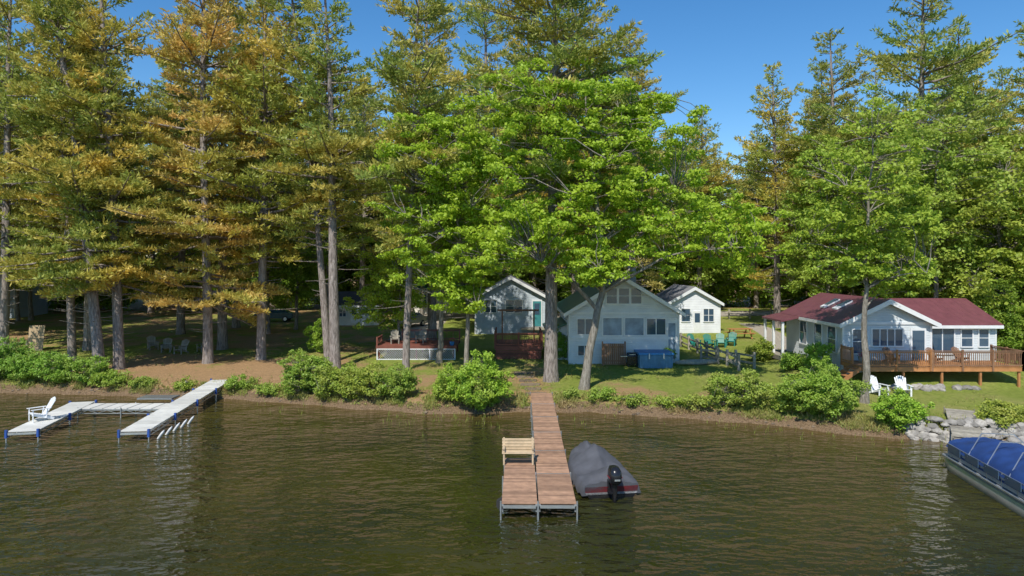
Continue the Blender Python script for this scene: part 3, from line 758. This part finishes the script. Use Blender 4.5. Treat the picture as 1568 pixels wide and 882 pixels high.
# -- blue-grey house
wl, rf, tr_, fr, gl = MB(), MB(), MB(), MB(), MB()
gable_y(wl, rf, tr_, -3.6,3.4,67,77,0.9,5.0,6.9,'siding_b','roof_grey',0.35)
window_y(fr, gl, 0.2, 67, 4.1, 1.6, 1.2, 2, 2); window_y(fr, gl, -2.1, 67, 4.1, 1.1, 1.2, 2, 2)
fr.box(1.95,2.95,66.93,67.01,2.1,4.75,'white'); gl.box(2.05,2.85,66.9,66.935,2.15,4.6,'door'); gl.box(2.2,2.7,66.88,66.905,3.3,4.4,'glass')
fr.box(0.9,3.2,65.6,66.95,1.9,2.05,'greywood')
finish("blue_grey_house", walls=wl, roof=rf, trim=tr_, window_frames=fr, window_glass=gl)

# -- shed
wl, rf, tr_, fr, gl = MB(), MB(), MB(), MB(), MB()
gable_x(wl, rf, tr_, -19.4,-14.7,75,78.5,1.2,3.8,5.0,'siding_t','roof_dark',0.3)
fr.box(-17.7,-16.93,74.94,75.01,1.75,3.5,'white'); fr.box(-16.9,-16.13,74.94,75.01,1.75,3.5,'white')
gl.box(-17.6,-17.05,74.92,74.945,2.7,3.35,'glass'); gl.box(-16.78,-16.25,74.92,74.945,2.7,3.35,'glass')
window_y(fr, gl, -18.6, 75, 2.9, .7, .8, 2, 2); window_y(fr, gl, -15.4, 75, 2.9, .5, .7, 1, 2)
finish("garden_shed", walls=wl, roof=rf, trim=tr_, door_and_window_frames=fr, window_glass=gl)

# -- distant glimpses of houses
for (nm,x0,x1,y0,ze,zr,wallm,rfm) in (("white_cabin",52,58,77,6.0,7.6,'siding_w','roof_grey'),("grey_cabin",-67,-60.5,83,5.5,7.0,'siding_b','roof_dark'),("brown_cabin",-13,-6,87,5.2,6.8,'siding_t','roof_green_x')):
    wl, rf, tr_, fr, gl = MB(), MB(), MB(), MB(), MB()
    gable_x(wl, rf, tr_, x0,x1,y0,y0+6,1,ze,zr,wallm,rfm,0.3)
    window_y(fr, gl, x0+1.6, y0, ze-1.4, 1, 1.2, 2, 2); window_y(fr, gl, x1-1.6, y0, ze-1.4, 1, 1.2, 2, 2)
    finish(nm, walls=wl, roof=rf, trim=tr_, window_frames=fr, window_glass=gl)

# -- right house with maroon roof
wl, rf, tr_, fr, gl = MB(), MB(), MB(), MB(), MB()
gable_y(wl, rf, tr_, 21.1,26.7,43.5,52.5,0.8,4.5,5.85,'siding_g','roof_mar',0.4)
gable_x(wl, rf, tr_, 26.705,31.6,44.6,51.4,0.8,4.25,5.65,'siding_g','roof_mar_x',0.3)
Y=43.5
tr_.box(21.2,26.6,43.44,43.499,4.38,4.54,'white')
window_y(fr, gl, 23.9, Y, 3.55, 1.9, 1.05, 4, 1); window_y(fr, gl, 22.1, Y, 3.3, .8, 1.5, 1, 2)
fr.box(25.35,26.35,43.42,43.51,1.9,4.15,'white'); gl.box(25.47,26.23,43.40,43.425,2.1,4.0,'glass')
window_y(fr, gl, 28.1, 44.6, 3.25, 1.5, 1.7, 2, 1); window_y(fr, gl, 29.7, 44.6, 3.4, .7, 1.1, 1, 2); window_y(fr, gl, 30.8, 44.6, 3.4, .6, 1.1, 1, 2)
for yc in (45,47,49.4): window_x(fr, gl, 21.1, yc, 3.3, 1.1, 1.6)
# side porch at back left
rf.prism([(19.4,49.2,4.05),(20.68,49.2,4.33),(20.68,49.2,4.45),(19.4,49.2,4.17)], (0,3.8,0), 'roof_mar')
for yy in (49.4,51.1,52.8): tr_.box(19.5,19.66,yy-.08,yy+.08,1.3,4.05,'white')
tr_.box(19.3,21.05,49.2,52.9,1.3,1.62,'greywood')
# skylights (raised boxes on the left slope)
sl = (5.85-4.5)/2.8
for yc in (46.6,48.4):
    p = [Vector((22.0,yc-.35,4.5+(22.0-21.1)*sl+.2)), Vector((23.1,yc-.35,4.5+(23.1-21.1)*sl+.2)), Vector((23.1,yc+.35,4.5+(23.1-21.1)*sl+.2)), Vector((22.0,yc+.35,4.5+(22.0-21.1)*sl+.2))]
    tr_.prism(p, (0,0,.1), 'white')
    gl.prism([a+(Vector((22.55,yc,a.z))-a)*.12+Vector((0,0,.1)) for a in p], (0,0,.02), 'glass')
finish("maroon_roof_house", walls=wl, roof=rf, trim=tr_, window_frames=fr, window_glass=gl)

# ------------------------------------------------------------------ decks
def railing(mb, p0, p1, z, h, k, bal=0.14, post=1.6, pk=None):
    p0 = Vector((*p0,z)); p1 = Vector((*p1,z)); L = (p1-p0).length; t = (p1-p0)/L; pk = pk or k
    n = max(1, round(L/post))
    for i in range(n+1):
        p = p0+t*L*i/n; mb.box(p.x-.05,p.x+.05,p.y-.05,p.y+.05,z-.25,z+h+.08,pk)
    mb.beam(p0+Vector((0,0,h)), p1+Vector((0,0,h)), .13, .05, k); mb.beam(p0+Vector((0,0,.1)), p1+Vector((0,0,.1)), .05, .08, k)
    mb.beam(p0+Vector((0,0,h-.09)), p1+Vector((0,0,h-.09)), .04, .07, k)
    nb = int(L/bal)
    for i in range(1, nb):
        p = p0+t*L*i/nb; mb.beam(p+Vector((0,0,.12)), p+Vector((0,0,h-.1)), .035, .035, k, (0,1,0))
def deck_floor(mb, x0,x1,y0,y1,z,k):
    y = y0
    while y < y1-.01:
        mb.box(x0,x1,y,min(y+.14,y1),z-.04,z,k); y += .15
    mb.box(x0+.03,x1-.03,y0+.02,y0+.07,z-.27,z-.045,k); mb.box(x0+.02,x0+.07,y0+.09,y1,z-.27,z-.045,k); mb.box(x1-.07,x1-.02,y0+.09,y1,z-.27,z-.045,k)
    mb.box(x0+.1,x1-.1,y1-.08,y1-.02,z-.27,z-.045,k)
    n = max(2,int((x1-x0)/2.2)+1)
    for i in range(n):
        x = x0+.15+(x1-x0-.3)*i/(n-1)
        for yy in (y0+.15,y1-.25): mb.box(x-.06,x+.06,yy-.06,yy+.06,z-2.2,z-.28,k)
mb = MB(); Zf = 2.1
deck_floor(mb, 20.9,30.4,40.6,43.4,Zf,'deckorange')
railing(mb,(20.9,40.6),(24.9,40.6),Zf,.95,'deckorange',0.12); railing(mb,(25.0,40.6),(30.4,40.6),Zf,.95,'deckbrown',0.12)
railing(mb,(30.4,40.6),(30.4,43.3),Zf,.95,'deckbrown',0.12); railing(mb,(20.9,41.9),(20.9,43.3),Zf,.95,'deckorange',0.12)
for i in range(4): mb.box(20.85-.32*(i+1), 20.85-.32*i, 40.7, 41.8, Zf-.18*(i+1)-.05, Zf-.18*(i+1), 'deckorange')
mb.beam((20.85,40.66,Zf-.05),(19.55,40.66,Zf-.95),.05,.22,'deckorange'); mb.beam((20.85,41.84,Zf-.05),(19.55,41.84,Zf-.95),.05,.22,'deckorange')
mb.build("wooden_deck")

mb = MB()
deck_floor(mb,-1.3,2.3,52,56.5,2.0,'deckred'); railing(mb,(-1.3,52),(2.3,52),2.0,.95,'deckred',0.13); railing(mb,(-1.3,52.1),(-1.3,56.4),2.0,.95,'deckred'); railing(mb,(2.3,52.1),(2.3,56.4),2.0,.95,'deckred')
for i in range(5): mb.box(-1.25,2.25,52.03,52.06,1.0+.16*i,1.13+.16*i,'deckred')
for xx in (-.8,1.8): mb.box(xx-.06,xx+.06,55.9,56.02,2.0,4.4,'deckbrown')
mb.beam((-1.2,55.96,4.45),(2.2,55.96,4.45),.1,.15,'deckbrown')
mb.build("red_deck")

mb = MB(); zd = 2.0
deck_floor(mb,-10.3,-4.3,52,56,zd,'deckred')
mb.box(-10.36,-4.24,51.93,51.99,zd-.2,zd+.02,'deckred')
railing(mb,(-9.0,56),(-4.3,56),zd,.85,'deckred',.5,1.5); railing(mb,(-10.3,52.1),(-10.3,54),zd,.6,'deckred',.6)
# white diagonal lattice skirt
zl0, zl1 = 1.0, 1.78
h = zl1-zl0
x = -10.3
while x < -4.35-.0:
    a, b2 = x, min(x+h, -4.3)
    mb.beam((a,51.96,zl0),(b2,51.96,zl0+(b2-a)),.012,.055,'white',(0,1,0)); 
    mb.beam((a,51.945,zl1),(b2,51.945,zl1-(b2-a)),.012,.055,'white',(0,1,0)); x += .17
mb.box(-10.3,-4.3,51.92,51.94,zl1-.05,zl1+.02,'white'); mb.box(-10.3,-4.3,51.92,51.94,zl0-.05,zl0+.02,'white')
for x in (-10.3,-8.3,-6.3,-4.38): mb.box(x,x+.08,51.90,51.918,zl0-.05,zl1+.02,'white')
mb.build("lattice_deck")

# planters with flowers
for (x,y,z) in ((-4.6,52.3,2.0),(22.0,43.0,2.1),(28.8,43.9,2.1)):
    mb = MB(); mb.tube((0,0,0),(0,0,.3),.14,.2,'spablue' if x<0 else 'greywood',12)
    for i in range(90):
        a = random.uniform(0,6.28); r = random.uniform(0,.26); q = Vector((r*math.cos(a), r*math.sin(a), .32+random.uniform(0,.25)))
        s = .04; d1 = Vector((random.uniform(-1,1),random.uniform(-1,1),random.uniform(-1,1))).normalized()*s; d2 = d1.orthogonal().normalized()*s
        mb.add([q-d1,q+d2,q+d1,q-d2],[(0,1,2,3)],'flower' if i%3 else 'shrub')
    mb.build("flower_pot",(x,y,z))

# ------------------------------------------------------------------ adirondack chairs
def adirondack(x, y, rot, k, z=None, s=1.0):
    mb = MB()
    # faces -y ; seat slopes back
    for i in range(6):
        yy = -.30+.095*i; zz = .38-.022*i*1.2
        mb.beam((-.26,yy,zz),(.26,yy,zz),.085,.02,k)
    for sx in (-.27,.27):
        mb.beam((sx,-.33,.36),(sx,.55,.06),.025,.11,k)
        mb.beam((sx*1.08,-.30,0),(sx*1.08,-.30,.56),.09,.03,k,(0,1,0))
        mb.beam((sx*1.12,.22,.12),(sx*1.12,.28,.56),.07,.03,k,(0,1,0))
        mb.beam((sx*1.2,-.38,.575),(sx*1.2,.40,.575),.13,.022,k)
    n = 6
    for i in range(n):
        u = (i-(n-1)/2)/((n-1)/2)
        top = 1.02-.10*u*u
        mb.beam((u*.20,.24,.26),(u*.27,.24+.42*(top-.26)/.75,top),.075,.018,k,(0,-1,.5))
    mb.beam((-.27,.44,.60),(.27,.44,.60),.03,.07,k); mb.beam((-.25,.30,.33),(.25,.30,.33),.03,.07,k)
    if z is None: z = ground(x,y)
    return mb.build("adirondack_chair",(x,y,z),rot,scale=s)
for x,y,r,k in ((-28.6,56.5,.3,'greywood'),(-27.0,55.6,-.2,'greywood'),(-25.8,57,-.6,'greywood'),(-30.3,57.6,.7,'greywood')):
    adirondack(x,y,r,k,s=1.1)
adirondack(20.95,38.9,.25,'whiteplastic'); adirondack(22.2,38.7,-.2,'whiteplastic')
adirondack(-23.3,33.6,-.7,'whiteplastic',z=.52,s=1.05)
for x,y,r in ((15.4,57.5,.4),(16.5,57.0,.1),(17.5,57.2,-.2),(18.6,57.9,-.5)): adirondack(x,y,r,'teal',s=1.1)
adirondack(-9.2,53.6,.2,'greywood',2.0); adirondack(-7.2,53.9,-.2,'greywood',2.0)
for x,y in ((23.6,42.4),(26.2,42.2),(28.0,42.5)): adirondack(x,y,.2,'deckbrown',2.1,.9)

# picnic table
mb = MB()
for i in range(5): mb.box(-.95,.95,-.37+.15*i,-.235+.15*i,.72,.76,'deckorange')
for sy in (-.75,.62):
    mb.box(-.95,.95,sy-.0,sy+.13,.42,.46,'deckorange'); mb.box(-.95,.95,sy+.14,sy+.27,.42,.46,'deckorange') if sy<0 else mb.box(-.95,.95,sy-.14,sy-.01,.42,.46,'deckorange')
for sx in (-.7,.7):
    mb.beam((sx,-.25,.7),(sx,-.6,0),.04,.09,'deckorange',(1,0,0)); mb.beam((sx,.25,.7),(sx,.6,0),.04,.09,'deckorange',(1,0,0)); mb.beam((sx+.045,-.74,.38),(sx+.045,.74,.38),.04,.08,'deckorange')
mb.build("picnic_table",(20.7,62,ground(20.7,62)),.2,scale=1.15)

# hot tub with blue cover
mb = MB()
mb.box(-1.05,1.05,-.85,.85,0,.82,'spatub')
for i in range(22): mb.box(-1.04+.0955*i,-1.04+.0955*i+.07,-.875,-.851,.03,.78,'spatub')
mb.box(-1.12,1.12,-.93,.93,.84,.98,'spablue')
mb.box(-.5,-.42,-.96,-.932,.6,.96,'hull'); mb.box(.42,.5,-.96,-.932,.6,.96,'hull')
mb.build("hot_tub",(10.1,48.7,ground(10.1,48.7)),0,scale=1.1,bevel=.012)

# wooden gate panel
mb = MB()
for i in range(10): mb.box(-.75+.15*i,-.75+.15*i+.135,0,.03,.08,1.6-.0*i,'deckbrown')
mb.box(-.75,.75,.031,.07,.3,.4,'deckbrown'); mb.box(-.75,.75,.031,.07,1.3,1.4,'deckbrown')
for sx in (-.85,.77): mb.box(sx,sx+.1,-.02,.08,0,1.75,'deckbrown')
mb.build("wooden_gate",(7.3,49.0,ground(7.3,49)),0)

# charcoal grill
mb = MB()
mb.box(-.35,.35,-.22,.22,.12,.75,'black'); 
secs = []
for i in range(7):
    a = math.pi*i/6; secs.append((-.25*math.cos(a), .76+.26*math.sin(a)))
mb.prism([(-.35,a,b2) for a,b2 in secs],(.7,0,0),'black'); mb.box(-.8,-.36,-.2,.2,.72,.76,'alu'); mb.box(.36,.8,-.2,.2,.72,.76,'alu'); mb.beam((-.22,-.3,.9),(.22,-.3,.9),.03,.03,'alu')
for sx in (-.28,.28):
    mb.tube((sx-.03,-.2,.08),(sx+.03,-.2,.08),.09,.09,'rubber',10); mb.tube((sx-.03,.2,.08),(sx+.03,.2,.08),.09,.09,'rubber',10)
mb.build("barbecue_grill",(8.55,48.7,ground(8.55,48.7)),0)

# canoe upside down near the house
mb = MB(); secs = []
for i in range(13):
    v = i/12; w = .42*math.sin(math.pi*v)**.6+.01; sec = []
    for j in range(9):
        a = math.pi*j/8; sec.append(((v-.5)*4.2, w*math.cos(a), .05+.42*math.sin(a)*(0.5+.5*math.sin(math.pi*v)**.5)+.1*abs(v-.5)))
    secs.append(sec)
mb.loft(secs,'greywood',True,True)
mb.build("canoe",(13.3,49.0,ground(13.3,49)),.15,scale=.8)

# split rail fence
def fence(name, pts):
    mb = MB(); P_ = [Vector((x,y,ground(x,y))) for x,y in pts]
    for p in P_: mb.box(p.x-.08,p.x+.08,p.y-.08,p.y+.08,p.z-.3,p.z+1.15,'greywood')
    for a,b2 in zip(P_[:-1],P_[1:]):
        for h in (.4,.9): mb.beam(a+Vector((0,0,h)), b2+Vector((0,0,h-.04)), .08,.13,'greywood')
    mb.build(name)
fence("split_rail_fence",[(14.2+.17*i, 60-1.95*i) for i in range(8)])
fence("split_rail_fence",[(13.9+.95*i, 50.2-1.0*i) for i in range(4)])
fence("split_rail_fence",[(20+2.4*i, 78.0) for i in range(9)])

# leaning plywood, logs
mb = MB(); mb.prism([(-.6,0,0),(.6,0,0),(.6,.5,2.1),(-.6,.5,2.1)],(0,-.05,0.01),'plywood')
mb.box(-.62,-.55,-.12,-.05,0,.9,'greywood')
mb.build("plywood_sheet",(-40.2,57.5,ground(-40.2,57.5)),.2)

# parked cars in the background
def car(x,y,rot,k):
    mb = MB(); prof = [(-2.2,.45),(-2.25,.8),(-1.9,1.0),(-1.3,1.05),(-.7,1.5),(1.0,1.52),(1.7,1.1),(2.2,1.0),(2.25,.45)]
    secs = []
    for yy,ins in ((-.88,.06),(-.8,0),(.8,0),(.88,.06)):
        secs.append([(a*(1-ins*.4), yy*(1 if c<1.2 else .85), c-ins*.5 if c>.9 else c) for a,c in prof])
    mb.loft(secs,k,True,True,False)
    for sg in (-1,1):
        mb.prism([(-1.15,sg*.80,1.1),(-.68,sg*.765,1.42),(.05,sg*.765,1.43),(.05,sg*.80,1.1)],(0,sg*.03,0),'glass'); mb.prism([(.13,sg*.80,1.1),(.13,sg*.765,1.43),(.95,sg*.765,1.42),(1.4,sg*.80,1.1)],(0,sg*.03,0),'glass')
        for wx in (-1.4,1.4):
            mb.tube((wx,sg*.72,.34),(wx,sg*.93,.34),.34,.34,'rubber',16); mb.tube((wx,sg*.93,.34),(wx,sg*.95,.34),.2,.18,'alu',12)
    mb.build("parked_car",(x,y,ground(x,y)),rot)
car(-27.5,79,.1,'carpaint'); car(-11.0,73,1.2,'silvercar')

# ------------------------------------------------------------------ docks
def dock(mb, p0, p1, w, z, k, legsp=3.0, frame='alu', bw=.145, legk='alu', cap=None, depth=1.6, z1=None):
    p0 = Vector((*p0,0)); p1 = Vector((*p1,0)); L = (p1-p0).length; t = (p1-p0)/L; sx = Vector((t.y,-t.x,0))
    z1 = z if z1 is None else z1
    n = int(L/(bw+.012)); sec = max(1, round(L/legsp))
    for i in range(n):
        s = (i+.5)*L/n; zz = z+(z1-z)*s/L
        c = p0+t*s; jit = random.uniform(-.004,.004)
        mb.beam(c-sx*w/2+Vector((0,0,zz-.018+jit)), c+sx*w/2+Vector((0,0,zz-.018+jit)), bw, .035, k)
    for sg in (-1,1):
        a = p0+sx*sg*(w/2-.03); b2 = p1+sx*sg*(w/2-.03)
        mb.beam(a+Vector((0,0,z-.075)), b2+Vector((0,0,z1-.075)), .05,.07,frame); mb.beam(a+Vector((0,0,z-.27)), b2+Vector((0,0,z1-.27)), .04,.04,frame)
        m_ = int(L/.5)
        for i in range(m_):
            q0 = a+(b2-a)*i/m_; q1 = a+(b2-a)*(i+1)/m_; za = z+(z1-z)*i/m_
            if i%2: mb.beam(q0+Vector((0,0,za-.1)), q1+Vector((0,0,za-.26)), .025,.025,frame)
            else: mb.beam(q0+Vector((0,0,za-.26)), q1+Vector((0,0,za-.1)), .025,.025,frame)
    for i in range(sec+1):
        c = p0+t*L*i/sec; zz = z+(z1-z)*i/sec
        mb.beam(c-sx*(w/2-.04)+Vector((0,0,zz-.12)), c+sx*(w/2-.04)+Vector((0,0,zz-.12)), .05,.1,frame)
        for sg in (-1,1):
            q = c+sx*sg*(w/2+.03); mb.tube(q+Vector((0,0,-depth)), q+Vector((0,0,zz+.06)), .03,.03,legk,8)
            if cap: mb.box(q.x-.05,q.x+.05,q.y-.05,q.y+.05,zz-.3,zz+.07,cap)
mb = MB()
dock(mb,(1.46,21.9),(1.70,39.6),1.2,.55,'dockwood',2.95,z1=.75)
dock(mb,(0.24,21.9),(0.30,27.0),1.14,.55,'dockwood',2.5)
for i in range(1,6):
    s=i/6; mb.box(1.46+.24*s-.6,1.46+.24*s+.6,21.9+17.7*s-.02,21.9+17.7*s+.02,.55+.2*s+.001,.55+.2*s+.012,'alu')
mb.tube((-.34,22.3,.35),(-.34,22.5,.35),.18,.18,'rubber',14)
mb.build("wooden_dock")
mb = MB()
for i in range(4): mb.box(-.62,.62,-.22+.11*i,-.13+.11*i,.43,.46,'tanwood')
for i in range(4): mb.beam((-.62,.24+.02*i,.52+.11*i),(.62,.24+.02*i,.52+.11*i),.025,.09,'tanwood')
for sx in (-.55,.55):
    mb.box(sx-.03,sx+.03,-.2,-.12,0,.43,'tanwood'); mb.beam((sx,.2,0),(sx,.33,.93),.06,.06,'tanwood',(1,0,0)); mb.beam((sx,-.24,.62),(sx,.3,.64),.07,.04,'tanwood'); mb.box(sx-.03,sx+.03,-.2,-.13,.46,.6,'tanwood')
mb.build("dock_bench",(0.24,26.2,.56),0)

mb = MB(); dock(mb,(-22.6,31.5),(-24.0,38.2),1.25,.52,'greydock',3.2,bw=.6,cap='bluepost')
dock(mb,(-23.2,37.2),(-18.6,37.2),1.4,.50,'greydock',2.3,bw=.6)
dock(mb,(-17.45,31.5),(-18.8,44.2),1.25,.52,'greydock',3.2,bw=.6,cap='bluepost',z1=.75)
mb.box(-21.6,-19.6,39.3,40.3,.42,.5,'alu'); mb.build("aluminium_dock")
# bumpers / white step floats beside the dock
mb = MB()
for i in range(5):
    c = Vector((-16.6,32.2+i*.75,.1)); secs=[]
    for j in range(7):
        v=-.5+j/6; r=.10*math.sqrt(max(.02,1-(2*v)**4)); secs.append([c+Vector((v*.4*1.0+r*math.cos(q)*.8, r*math.sin(q), v*.6)) for q in [2*math.pi*e/10 for e in range(10)]])
    mb.loft(secs,'hull')
mb.build("dock_bumpers")
# small gangway on the right
mb = MB(); dock(mb,(20.2,30.2),(22.4,34.2),1.2,.55,'greywood',2.2,frame='greywood',legk='greywood',z1=.95); mb.build("shore_gangway")

# ------------------------------------------------------------------ covered runabout with outboard
def halfw(v): return 1.04*(1-max(0,v)**3.2)**.75*(0.93+.07*math.sin(v*3))+.02
mb = MB(); Lb = 4.6; S=[]
NV=44; NU=30
for i in range(NV+1):
    v = i/NV; w = halfw(v)+.04; y = v*Lb; sec=[]
    zg = .46+.16*v
    peaks = [(0.0,.62),(.09,.98),(.28,.66),(.45,1.34),(.52,1.30),(.68,.84),(.80,1.08),(1.0,.72)]
    ridge = float(np.interp(v,[a for a,_ in peaks],[c for _,c in peaks]))
    for j in range(NU+1):
        u = -1+2*j/NU; au=abs(u)
        if j in (0,NU): z = zg-.34 + .05*math.sin(v*40)
        else:
            z = zg + (ridge-zg)*max(0,(1-au**1.15))
            z -= .07*abs(math.sin(v*math.pi*6))*math.sin(math.pi*au)
        z += (.10*mn.noise(Vector((u*2.4, v*9, 3)))+.04*mn.noise(Vector((u*7, v*24, 5))))*(1-au*.3)
        sec.append((u*w*(1.05 if j in (0,NU) else 1), y, z))
    S.append(sec)
mb.loft(S,'cover',False,False)
mb.add(S[0],[tuple(range(NU+1))],'cover')
NV=22
for (za,zb_,k,sc0,sc1) in ((.40,.20,'red',1,.98),(.20,.13,'hull',.98,.93),(.13,-.25,'black',.93,.6)):
    secs=[]
    for i in range(NV+1):
        v=i/NV; w=halfw(v)-.02; y=v*Lb; dz=.14*v
        secs.append([(-w*sc0,y,za+dz),(-w*sc1,y,zb_+dz*.8),(w*sc1,y,zb_+dz*.8),(w*sc0,y,za+dz)])
    mb.loft(secs,k,True,True)
e = empty("covered_motorboat",(3.5,24.0,0)); e.rotation_euler=(0,0,math.radians(8)); mb.build("hull_and_cover",parent=e)
mb = MB()
def rr(cx,cy,z,a,b2,n=14,p=3.0):
    out=[]
    for i in range(n):
        q=2*math.pi*i/n; c,s_=math.cos(q),math.sin(q)
        out.append((cx+a*math.copysign(abs(c)**(2/p),c), cy+b2*math.copysign(abs(s_)**(2/p),s_), z))
    return out
mb.loft([rr(0,-.36,.62,.15,.22),rr(0,-.37,.70,.20,.30),rr(0,-.38,.90,.215,.33),rr(0,-.36,1.08,.20,.31),rr(0,-.33,1.18,.15,.24),rr(0,-.31,1.21,.07,.12)],'black')
mb.loft([rr(0,-.33,.64,.11,.17),rr(0,-.33,.3,.09,.15),rr(0,-.33,0,.06,.13),rr(0,-.33,-.35,.04,.12)],'black')
mb.box(-.16,.16,-.16,.02,.2,.66,'black'); mb.box(-.19,-.0,-.46,-.20,.30,.33,'black')
mb.box(-.222,-.216,-.56,-.2,.84,.88,'red'); mb.box(.216,.222,-.56,-.2,.84,.88,'red'); mb.box(-.1,.1,-.722,-.712,.80,.86,'alu')
mb.build("outboard_engine",parent=e)

# ------------------------------------------------------------------ pontoon boat
e = empty("pontoon_boat",(18.1,23.9,0)); e.rotation_euler=(0,0,math.radians(-9))
mb = MB(); hl=3.9; hw=1.25
for sx in (-.95,.95):
    secs=[]
    for y,r,zc in ((-hl,.30,.12),(-hl+.1,.33,.12),(hl-1.0,.33,.12),(hl-.4,.26,.2),(hl-.05,.1,.33),(hl,.02,.38)):
        secs.append([(sx+r*math.cos(q),y,zc+r*math.sin(q)) for q in [2*math.pi*i/16 for i in range(16)]])
    mb.loft(secs,'alu')
mb.box(-hw,hw,-hl,hl-.3,.46,.56,'hullgrey'); mb.box(-hw-.03,hw+.03,-hl-.02,hl-.28,.48,.53,'alu')
mb.build("pontoons_and_floor",parent=e)
mb = MB()
for sx in (-1,1):
    x=sx*(hw-.06); mb.box(x-.02,x+.02,-hl+.3,hl-.7,.60,.98,'hullgrey'); mb.box(x-.026,x+.026,-hl+.3,hl-.7,.74,.82,'bluecanvas')
    mb.beam((x,-hl+.25,1.04),(x,hl-.65,1.04),.04,.04,'alu')
    for i in range(8):
        y=-hl+.3+i*(2*hl-1)/7; mb.box(x-.03,x+.03,y-.02,y+.02,.56,1.04,'alu')
mb.box(-hw+.06,hw-.06,hl-.72,hl-.68,.60,.98,'hullgrey'); mb.box(-hw+.06,hw-.06,-hl+.28,-hl+.32,.60,.98,'hullgrey')
mb.build("side_rails",parent=e)
mb = MB(); secs=[]
NV=48
for i in range(NV+1):
    v=i/NV; y=-hl+.2+v*(2*hl-.8); top=1.32+.34*math.sin(math.pi*min(1,max(0,(v*1.05))))**.5 - .10*abs(math.sin(v*math.pi*5)); sec=[]
    for j in range(21):
        u=-1+2*j/20; au=abs(u)
        z = 1.06 if j in (0,20) else (1.10+(top-1.10)*(1-au**2.2)) + .07*mn.noise(Vector((u*4,v*14,1)))
        sec.append((u*(hw-.0),y,z if j not in (0,20) else .92))
    secs.append(sec)
mb.loft(secs,'bluecanvas',False,False); mb.add(secs[0],[tuple(range(21))],'bluecanvas'); mb.add(secs[-1],[tuple(range(21))],'bluecanvas')
for i in range(5):
    y=-hl+.6+i*1.35; mb.box(-hw-.035,-hw-.005,y,y+.95,.80,1.08,'glass')
for y in (-1.2,.2,1.5):
    mb.beam((-hw-.03,y,1.0),(-hw+.7,y+.5,1.78),.03,.03,'alu'); mb.beam((hw+.03,y,1.0),(hw-.7,y+.5,1.78),.03,.03,'alu'); mb.beam((-hw+.7,y+.5,1.78),(hw-.7,y+.5,1.78),.03,.03,'alu')
mb.build("blue_mooring_cover",parent=e)

# ------------------------------------------------------------------ camera, light, world
cam = bpy.data.cameras.new("camera"); co = bpy.data.objects.new("camera", cam); COL.objects.link(co)
co.location = (0,0,8.2); co.rotation_euler = (math.radians(90),0,0)
cam.sensor_width = 36; cam.lens = 24.0; cam.shift_y = -36/1568; cam.clip_end = 3000; cam.clip_start = 0.1
scene.camera = co

el = math.radians(51); hx, hy = -0.32, -0.947
S_ = Vector((hx*math.cos(el), hy*math.cos(el), math.sin(el)))
sun = bpy.data.lights.new("sun", 'SUN'); sun.energy = 5.0; sun.angle = math.radians(0.5); sun.color = (1.0,0.95,0.85)
so_ = bpy.data.objects.new("sun", sun); COL.objects.link(so_); so_.rotation_euler = S_.to_track_quat('Z','Y').to_euler()
w = bpy.data.worlds.new("World"); scene.world = w; w.use_nodes = True
nt = w.node_tree; bg = nt.nodes["Background"]
sky = nt.nodes.new("ShaderNodeTexSky"); sky.sky_type = 'NISHITA'; sky.sun_disc = False
sky.sun_elevation = el; sky.sun_rotation = math.atan2(hx, hy); sky.air_density = 1.0; sky.dust_density = 0.05; sky.ozone_density = 3.5
hs = nt.nodes.new("ShaderNodeHueSaturation"); hs.inputs["Saturation"].default_value = 1.28
nt.links.new(sky.outputs[0], hs.inputs["Color"])
nt.links.new(hs.outputs[0], bg.inputs["Color"]); bg.inputs["Strength"].default_value = 0.15
scene.view_settings.view_transform = 'Standard'; scene.view_settings.look = 'None'; scene.view_settings.exposure = 0
